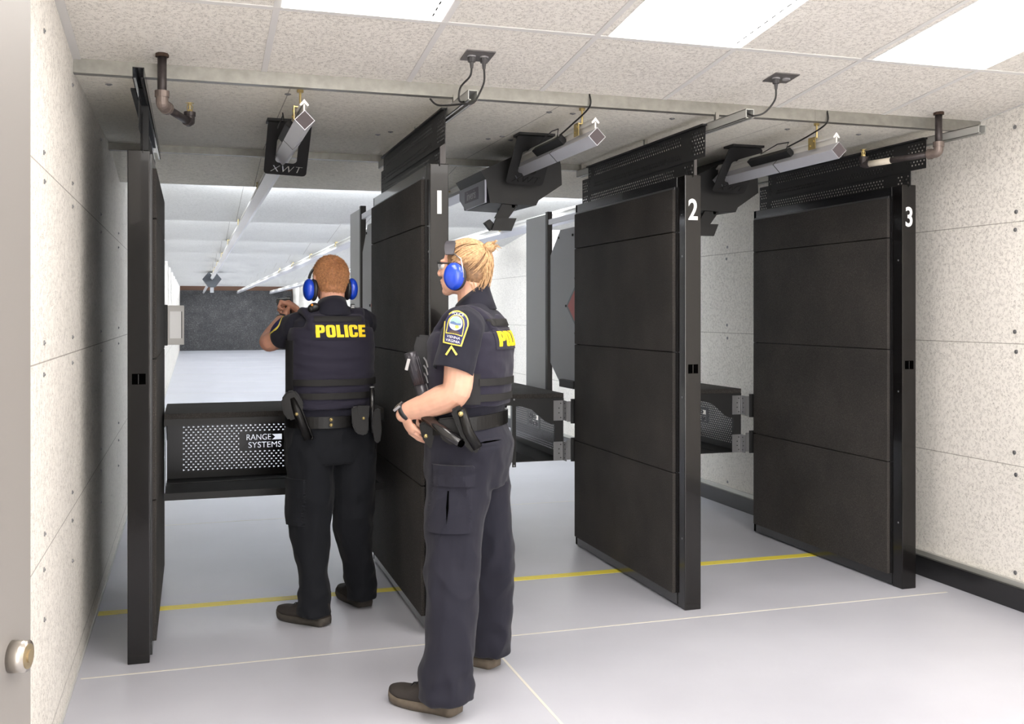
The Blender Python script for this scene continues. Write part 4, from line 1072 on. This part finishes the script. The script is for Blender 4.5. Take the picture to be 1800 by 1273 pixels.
for i in range(760):
    mode = rnd.random()
    if mode < .62: a0 = rnd.uniform(20, 118)*rnd.choice((1, 1, -1)); e0 = rnd.uniform(-14, 12) if abs(a0) > 60 else rnd.uniform(22, 48)
    elif mode < .85: a0 = rnd.uniform(-50, 50); e0 = rnd.uniform(26, 52)
    else: a0 = rnd.uniform(100, 180)*rnd.choice((1, -1)); e0 = rnd.uniform(-62, -12)
    s0 = hp(a0, e0)-Hw; tgt = BUN-Hw+HL*rnd.uniform(-.012, .012)+UP*rnd.uniform(-.012, .008)
    pts = []; kk = rnd.uniform(1.015, 1.055)
    for j in range(9):
        u = j/8; q = s0.normalized().slerp(tgt.normalized(), u); cc = q+V((0, 0, 0))
        # project on the scalp ellipsoid
        loc = V((q.dot(HF), q.dot(HL), q.z)); k_ = 1/math.sqrt((loc.x/.098)**2+(loc.y/.081)**2+(loc.z/.090)**2)
        lift = 1+.05*math.sin(u*PI)*rnd.uniform(.3, 1)
        pts.append(Hw-HF*.012*(1)+UP*.011+q*k_*kk*lift)
    r0 = rnd.uniform(.0009, .0021)
    hb.tube(pts, [r0*.6]+[r0]*7+[r0*.7], 4)
hb.build('hair_strands', HAIR, hc, smooth=True)
# bun: loops of hair round a knot
hb = MB(); hb.ell(BUN-HF*.014, (.024, .03, .022), basis(HF, HL, UP))
for i in range(90):
    a = rnd.uniform(0, 2*PI); rad = rnd.uniform(.012, .027); pl = rnd.uniform(-.5, .5); pts = []
    for j in range(9):
        t = a+j/8*rnd.uniform(3, 4.5); pts.append(BUN-HF*(.016+.012*math.sin(t+pl))+(HL*math.cos(t)+UP*math.sin(t)*.8)*rad)
    hb.tube(pts, rnd.uniform(.0015, .003), 5)
for i in range(10):
    d_ = (-HF*rnd.uniform(.3, 1)+UP*rnd.uniform(-.2, 1)+HL*rnd.uniform(-.8, .8)).normalized(); hb.tube([BUN-HF*.02, BUN-HF*.02+d_*.032, BUN-HF*.02+d_*.045-UP*.01], [.003, .002, .0008], 5)
hb.build('hair_bun', HAIR, hc, smooth=True)
hb = Strands()
for i in range(170):   # loose tail falling from the knot
    s_ = BUN-HF*rnd.uniform(-.03, .012)+HL*rnd.uniform(-.028, .03)-UP*.006; e_ = Hw-HF*rnd.uniform(.068, .108)+HL*rnd.uniform(-.045, .05)-UP*rnd.uniform(.05, .1)
    m_ = (s_+e_)/2-HF*rnd.uniform(.004, .02)
    hb.tube([s_, s_*.6+m_*.4-HF*.004, m_, m_*.5+e_*.5-HF*.004, e_+HF*rnd.uniform(0, .012)], [.0016, .0024, .0024, .0018, .0006], 5)
for i in range(26):
    s_ = hp(rnd.uniform(115, 160), rnd.uniform(-45, -35)); hb.tube([s_, s_-UP*.03-HF*rnd.uniform(-.01, .01), s_-UP*rnd.uniform(.045, .07)+HL*rnd.uniform(-.01, .01)-HF*rnd.uniform(0, .02)], [.0012, .001, .0004], 4)
hb.build('hair_tail', HAIR, hc, smooth=True)
shoe((.918+.012, 3.60-.012, 0), -41, p, .315); shoe((1.205, 4.02, 0), -38, p, .305)

# ------------------------------------------------------------------ the officer aiming (seen from behind)
Mn = Fig(.641, 4.936, -8)
mt = [(.76, 0, .13, .185), (.84, 0, .145, .222), (.90, 0, .15, .222), (.96, 0, .143, .2), (1.06, 0, .148, .198), (1.17, 0, .15, .203), (1.28, 0, .15, .207), (1.36, 0, .143, .203), (1.43, -.002, .115, .19), (1.472, -.006, .08, .132), (1.52, -.008, .058, .065)]
p = empty('person', (.641, 4.936, 0), 'officer seen from behind with short reddish hair and blue ear muffs, aiming down the range', 'person')
Hm = V((.638, 4.942, 1.632)); am = math.radians(-12); HF = V((math.sin(am), math.cos(am), 0)); HL = V((-math.cos(am), math.sin(am), 0))
Gd = V((-.208, .978, 0)).normalized(); Gp = V((.484, 5.436, 1.525)); GR = V((Gd.y, -Gd.x, 0))
b = MB(); head(b, Hm, HF, HL, 1.0)
limb(b, [Mn.p(-.005, 0, 1.44), Hm-HF*.035-UP*.03], [.055, .06])
tors = Mn.torso([(z, f, a-.035, c-.03) for z, f, a, c in mt])
arm = MB(); sL = Mn.p(.05, .145, 1.405); eL = V((.366, 5.15, 1.325)); wL = V((.447, 5.35, 1.438))
limb(arm, [Mn.p(0, .07, 1.40), sL, sL.lerp(eL, .5), eL, eL.lerp(wL, .35)+V((-.005, 0, -.005)), eL.lerp(wL, .8), wL], [.055, .056, .052, .048, .047, .036, .03])
hand(arm, wL, Gp-GR*.012-UP*.055-wL, -GR+UP*.1-Gd*.2, 1, (.75, 1.2, .8), 1.08, (1.0, .1, .0), .02)
arm2 = MB(); sR = Mn.p(.05, -.165, 1.418); eR = V((.745, 5.21, 1.335)); wR = V((.545, 5.375, 1.462))
limb(arm2, [Mn.p(0, -.07, 1.40), sR, sR.lerp(eR, .5), eR, eR.lerp(wR, .35), eR.lerp(wR, .85), wR], [.06, .062, .056, .05, .05, .036, .031])
hand(arm2, wR, Gp+GR*.018-UP*.028-wR-Gd*.01, GR*.9+UP*.45, -1, (1.0, 1.25, .8), 1.08, (1.0, .1, -.25), .02)
lg = MB()
limb(lg, [Mn.p(0, .095, .88), (.542, 4.915, .45), (.556, 4.855, .12), (.570, 4.842, .055)], [.09, .055, .04, .035]); limb(lg, [Mn.p(0, -.095, .88), (.758, 4.983, .43), (.805, 5.07, .12), (.816, 5.093, .055)], [.09, .055, .04, .035])
for hx, az in (((.61, 4.80, .045), -43), ((.832, 5.04, .045), -19)):
    a_ = math.radians(az); f_ = V((math.sin(a_), math.cos(a_), 0)); limb(lg, [V(hx)+f_*.06-UP*.004, V(hx)+f_*.15-UP*.008, V(hx)+f_*.23-UP*.012], [.03, .022, .014])
bodym = remesh([b, tors, arm, arm2, lg], .0032, 2)
link('body', bodym, SKIN2, p, smooth=True)
eyes(Hm, HF, HL, 1.0, p)
tm = legs_mesh(Mn, [t_ for t_ in mt if t_[0] <= .97], [Mn.p(0, .105, .84), (.545, 4.93, .62), (.538, 4.915, .45), (.548, 4.885, .27), (.55, 4.862, .10), (.552, 4.855, .05)], [.122, .116, .1, .078, .08, .084],
               [Mn.p(0, -.105, .84), (.752, 4.95, .64), (.752, 4.98, .43), (.782, 5.02, .25), (.808, 5.06, .10), (.81, 5.065, .052)], [.122, .112, .096, .078, .078, .08], .0065, 4, .007)
tmb = bvh(tm); tro = link('trousers', tm, PANTS2, p, smooth=True)
slv = MB(); limb(slv, [Mn.p(0, .07, 1.41), sL, sL.lerp(eL, .3), sL.lerp(eL, .5)+V((.0, 0, -.008))], [.06, .07, .072, .066]); slv2 = MB(); limb(slv2, [Mn.p(0, -.07, 1.41), sR, sR.lerp(eR, .7)], [.062, .078, .076])
shm = remesh([Mn.torso(mt, -.012, .93, 1.52), slv, slv2], .0055, 3)
displace(shm, wr_cloth(10, .006, 7, .9)); shb = bvh(shm); so = link('shirt', shm, SHIRT, p, smooth=True)
vst = [Mn.torso(mt, .004, 1.02, 1.40)]
for q in (-1, 1):
    vb = MB(); pts = [Mn.p(.10, q*.095, 1.40), Mn.p(.06, q*.11, 1.462), Mn.p(-.02, q*.115, 1.478), Mn.p(-.075, q*.10, 1.445), Mn.p(-.1, q*.09, 1.38)]
    for u_ in (-.025, 0, .025): limb(vb, [x_+Mn.L*u_ for x_ in pts], [.018]*5, 10)
    vst.append(vb)
vb = MB()
for z_, r_ in ((1.40, .04), (1.432, .03)): limb(vb, [Mn.p(-.085, -.11, z_), Mn.p(-.09, 0, z_), Mn.p(-.085, .11, z_)], [r_, r_, r_])
vst.append(vb)
vm = remesh(vst, .006, 3)
w9 = wr_cloth(7, .006, 9, 2.6, .8)
displace(vm, lambda co, n: w9(co, n)*(1.3 if co.z < 1.2 else .7)); vbh = bvh(vm); vo = link('ballistic_vest', vm, VEST, p, smooth=True)
for z0, z1 in ((1.128, 1.158), (1.065, 1.094)): Mn.band(mt, z0, z1, .009, -178, -2, 50, tilt=0).build('webbing_strap', WEB, vo)
Mn.band(mt, 1.06, 1.34, .0075, -22, 18, 16, th=.004).build('side_panel', mat('elastic_black', (27, 27, 30), .8), vo)
Mn.band(mt, .930, .985, .012, 0, 361, 60, th=.006).build('duty_belt', LEATH, p)
for dz in (0, -.025): snap(Mn.p(-.167, .045, .972+dz), -Mn.F, .0085, p)
cb = MB(); rings = []
for z, r, k_ in ((1.455, .09, .0), (1.485, .074, .02), (1.518, .064, .03), (1.523, .067, .03), (1.500, .075, .022), (1.472, .092, .014), (1.452, .106, .008)): rings.append([Mn.p(-.012+math.sin(t)*r*1.03, math.cos(t)*r, z-k_*math.sin(t)) for t in [2*PI*k/32 for k in range(32)]])
cb.loft(rings, False); c_ = cb.build('collar', SHIRT, so, smooth=True); c_.modifiers.new('s', 'SOLIDIFY').thickness = .002
bo = Mn.p(-.4, -.012, 1.388)
conform('back_patch', [rrect(-.135, .135, -.045, .036, .004)], bo, Mn.R, UP, vbh, .004, VEST, vo, .005)
conform('back_strip', [rrect(-.125, .105, .040, .066, .003)], bo, Mn.R, UP, vbh, .004, WEB, vo, .003)
conform('lettering', block_text('POLICE', .058, .243, 0, -.004), bo, Mn.R, UP, vbh, .0065, YEL, vo, .0015, .012)
# gold edged patch on the left sleeve
sd = (eL-sL).normalized(); outn = (Mn.L*.8+UP*.75-Mn.F*.2); outn = (outn-sd*outn.dot(sd)).normalized()
conform('shoulder_patch', [arch(.088, .12, .38, 16, 0, 0, .068)], sL.lerp(eL, .42)+outn*.25, outn.cross(sd)*1, -sd, shb, .004, GOLDT, so, .001)
conform('patch_field', [arch(.074, .106, .38, 16, 0, 0, .054)], sL.lerp(eL, .42)+outn*.25, outn.cross(sd)*1, -sd, shb, .0055, NAVY, so, .001)
# microphone on the left shoulder, clip on the right
MB().ell((.552, 4.85, 1.497), (.026, .02, .021)).ell((.538, 4.853, 1.49), (.018, .018, .02)).build('shoulder_microphone', mat('mic_black', (24, 24, 25), .35), p, smooth=True)
MB().ell((.539, 4.833, 1.507), (.0055, .004, .0055)).build('orange_button', mat('orange_button', (240, 150, 40), .4), p, smooth=True)
MB().box(.722, .742, 4.84, 4.86, 1.488, 1.512, .003, None).build('shoulder_clip', BLACKM, p)
MB().box(.724, .738, 4.836, 4.84, 1.494, 1.499).box(.726, .740, 4.836, 4.84, 1.502, 1.506).build('clip_bars', STEEL, p)
# holster on the left hip, pouches and baton on the right
S2 = 380.0; rt = V((.99, -.12, 0)).normalized(); dv = V((.12, .99, 0)).normalized()
g1 = gear('holster', pxpoly([(497, 702), (507, 688), (520, 686), (531, 699), (536, 714), (529, 735), (510, 740), (499, 724)], (517, 712), S2), V((.448, 4.80, 1.045)), rt, UP, .05, LEATH, p, .008)
hb = MB(); hb.tube([(.445, 4.79, 1.075), (.47, 4.775, 1.0), (.515, 4.765, .885)], [.018, .021, .020], 16); hb.build('light_tube', LEATH, g1, smooth=True)
hb = MB(); hb.tube([(.47, 4.785, 1.06), (.50, 4.785, .98), (.535, 4.78, .89), (.53, 4.775, .878)], [.006, .007, .007, .005], 8); hb.build('leather_edge', LEATH, g1, smooth=True)
snap((.460, 4.755, 1.003), -dv, .008, p)
for xq in (.742,):
    g2 = gear('pouch', pxpoly([(617, 717), (627, 714), (646, 715), (647, 760), (640, 767), (625, 763), (618, 748)], (632, 740), 376), V((.752, 4.752, .968)), rt, UP, .05, LEATH, p, .006)
    gear('pouch_flap', pxpoly([(626, 714), (647, 714), (646, 735), (637, 741), (627, 732)], (632, 740), 376), V((.752, 4.725, .968)), rt, UP, .008, LEATH, g2, .002)
snap((.763, 4.718, .978), -dv, .0075, p)
MB().tube([(.816, 4.80, 1.115), (.818, 4.80, 1.0), (.822, 4.80, .90)], [.011, .0125, .013], 14).build('baton', mat('baton_black', (30, 29, 31), .25, coat=.3), p, smooth=True)
MB().cyl((.816, 4.80, 1.113), (.816, 4.80, 1.120), .011, 14).build('baton_tip', STEEL, p, smooth=True)
gear('baton_holder', pxpoly([(652, 725), (664, 722), (667, 760), (664, 782), (655, 782), (650, 750)], (658, 750), 372), V((.838, 4.80, .94)), rt, UP, .05, LEATH, p, .006)
# ear muffs, hair
muff(Hm, HF, HL, 1, .98, p, -.052, -.005); muff(Hm, HF, HL, -1, .98, p, -.046, -.005)
hb = MB(); rr = []
for k in range(25):
    t = math.radians(18+144*k/24); c = Hm+HL*math.cos(t)*.088+UP*(-.03+math.sin(t)*.108)+HF*(.055+.03*math.sin(t)); rad = (HL*math.cos(t)+UP*math.sin(t)).normalized()
    rr.append([c+HF*.015-rad*.002, c+HF*.015+rad*.003, c-HF*.015+rad*.003, c-HF*.015-rad*.002])
hb.loft(rr); hb.build('headband', MBLK, p)
GIN = mat('hair_ginger', (186, 132, 90), .55, var=.35, vscale=110); GINR = mat('hair_ginger_root', (172, 120, 88), .75, var=.2, vscale=60)
cap = MB(); cap.ell(Hm-HF*.014+UP*.02, (.0965, .0785, .0925), basis(HF, HL, UP), 40, 28); cap.ell(Hm-HF*.038-UP*.02, (.062, .0645, .078), basis(HF, HL, UP), 32, 22)
cm = remesh([cap], .004, 2); bm = bmesh.new(); bm.from_mesh(cm)
def fs(c):
    d = c-Hm; f = d.dot(HF); z = d.z; return (f > .045 and z < .05) or (f > .02 and z < .0) or (z < -.083) or f > .07
bmesh.ops.delete(bm, geom=[v for v in bm.verts if fs(v.co)], context='VERTS'); bm.to_mesh(cm); bm.free()
pts0 = [(v.co.copy(), v.normal.copy()) for v in cm.vertices]
hc = link('hair', cm, GINR, p, smooth=True)
hb = Strands(); crown = Hm-HF*.06+UP*.085
for i in range(9000):
    c, n = pts0[rnd.randrange(len(pts0))]; d = c-Hm
    away = (c-crown); away = (away-n*away.dot(n)); dist = away.length
    away = away.normalized() if dist > 1e-4 else HL
    if d.z < -.02: ln = rnd.uniform(.005, .010); dr_ = (away*.8-UP*.6+n*.35)
    else: ln = rnd.uniform(.010, .020); dr_ = (away*.9+n*.24+V((rnd.gauss(0, .15), rnd.gauss(0, .15), rnd.gauss(0, .15))))
    if d.dot(HF) > .0 and d.z > .05: dr_ = dr_+HF*.4+UP*.35; ln *= 1.3
    dr_.normalize(); hb.tube([c-n*.001, c+dr_*ln*.6, c+dr_*ln-n*.002*0], [.0011, .0010, .0003], 3, False)
hb.build('hair_strands', GIN, hc, smooth=True)
MB().tube([wL-(wL-eL).normalized()*.022, wL-(wL-eL).normalized()*.004], [.0345, .0335], 24).build('wrist_band', MBLK, p, smooth=True)
shoe((.61, 4.80, 0), -43, p, .305, SOLED); shoe((.832, 5.04, 0), -17, p, .30, SOLED)
# cargo pocket on the outside of the left thigh
conform('cargo_pocket', [rrect(-.08, .08, -.11, .11, .014)], Mn.p(-.03, .45, .58), Mn.F*-1+Mn.L*0, UP, tmb, .010, PANTS2, tro, .03, .012)
# pistol
g = empty('pistol', Gp-UP*.1, 'black pistol held out in both hands above the shooting table', 'pistol')
Mg = frame(Gp, Gd, UP)      # x = muzzle direction, y = up, z = right
sld = MB().box(-.008, .182, -.004, .020, -.0125, .0125, .003, Mg).build('slide', mat('slide_black', (52, 52, 54), .35, .5), g)
MB().box(-.004, .180, .020, .024, -.0075, .0075, .001, Mg).build('slide_top_strip', mat('slide_silver', (200, 200, 200), .3, .6), sld)  # pale strip along the top of the slide
gb = MB(); gb.box(.0, .17, -.018, -.003, -.0115, .0115, .002, Mg); gb.prism([(-.002, -.006), (.052, -.014), (.035, -.062), (.028, -.115), (-.022, -.115), (-.012, -.06)], 'z', -.014, .014, Mg)
gb.build('grip_frame', mat('pistol_black', (24, 24, 25), .45), g)
gb = MB(); gb.tube([Mg @ V(q) for q in ((.085, -.018, 0), (.085, -.042, 0), (.06, -.047, 0), (.046, -.04, 0))], .003, 8); gb.build('trigger_guard', BLACKM, g, smooth=True)
MB().box(-.004, .002, .024, .030, -.010, .010, 0, Mg).box(.172, .177, .024, .030, -.002, .002, 0, Mg).build('sights', BLACKM, g)

# ------------------------------------------------------------------ loose little pieces become parts of their own
def split_loose(o, name):
    bm = bmesh.new(); bm.from_mesh(o.data); bm.verts.ensure_lookup_table(); seen = set(); groups = []
    for v in bm.verts:
        if v.index in seen: continue
        st = [v]; g = []; seen.add(v.index)
        while st:
            q = st.pop(); g.append(q.index)
            for e in q.link_edges:
                w_ = e.other_vert(q)
                if w_.index not in seen: seen.add(w_.index); st.append(w_)
        groups.append(set(g))
    bm.free(); me = o.data; sm = me.polygons[0].use_smooth
    for g in groups:
        idx = {i: k for k, i in enumerate(sorted(g))}
        m2 = bpy.data.meshes.new(name); m2.from_pydata([me.vertices[i].co[:] for i in sorted(g)], [], [[idx[i] for i in p.vertices] for p in me.polygons if p.vertices[0] in g])
        m2.materials.append(me.materials[0])
        for p in m2.polygons: p.use_smooth = sm
        n = bpy.data.objects.new(name, m2); COL.objects.link(n); n.parent = o.parent
    bpy.data.objects.remove(o)
for pre, nm in (('vent_slots', 'vent_slot'), ('strap_bolts', 'strap_bolt'), ('hinge_screws', 'hinge_screw'), ('bolt_heads', 'bolt_head'), ('bolts', 'bolt'), ('clip_bars', 'clip_bar'), ('sights', 'sight'), ('key_ring', 'key_link'), ('receptacle', 'receptacle_socket')):
    for o in [q for q in bpy.data.objects if q.name.split('.')[0] == pre]: split_loose(o, nm)
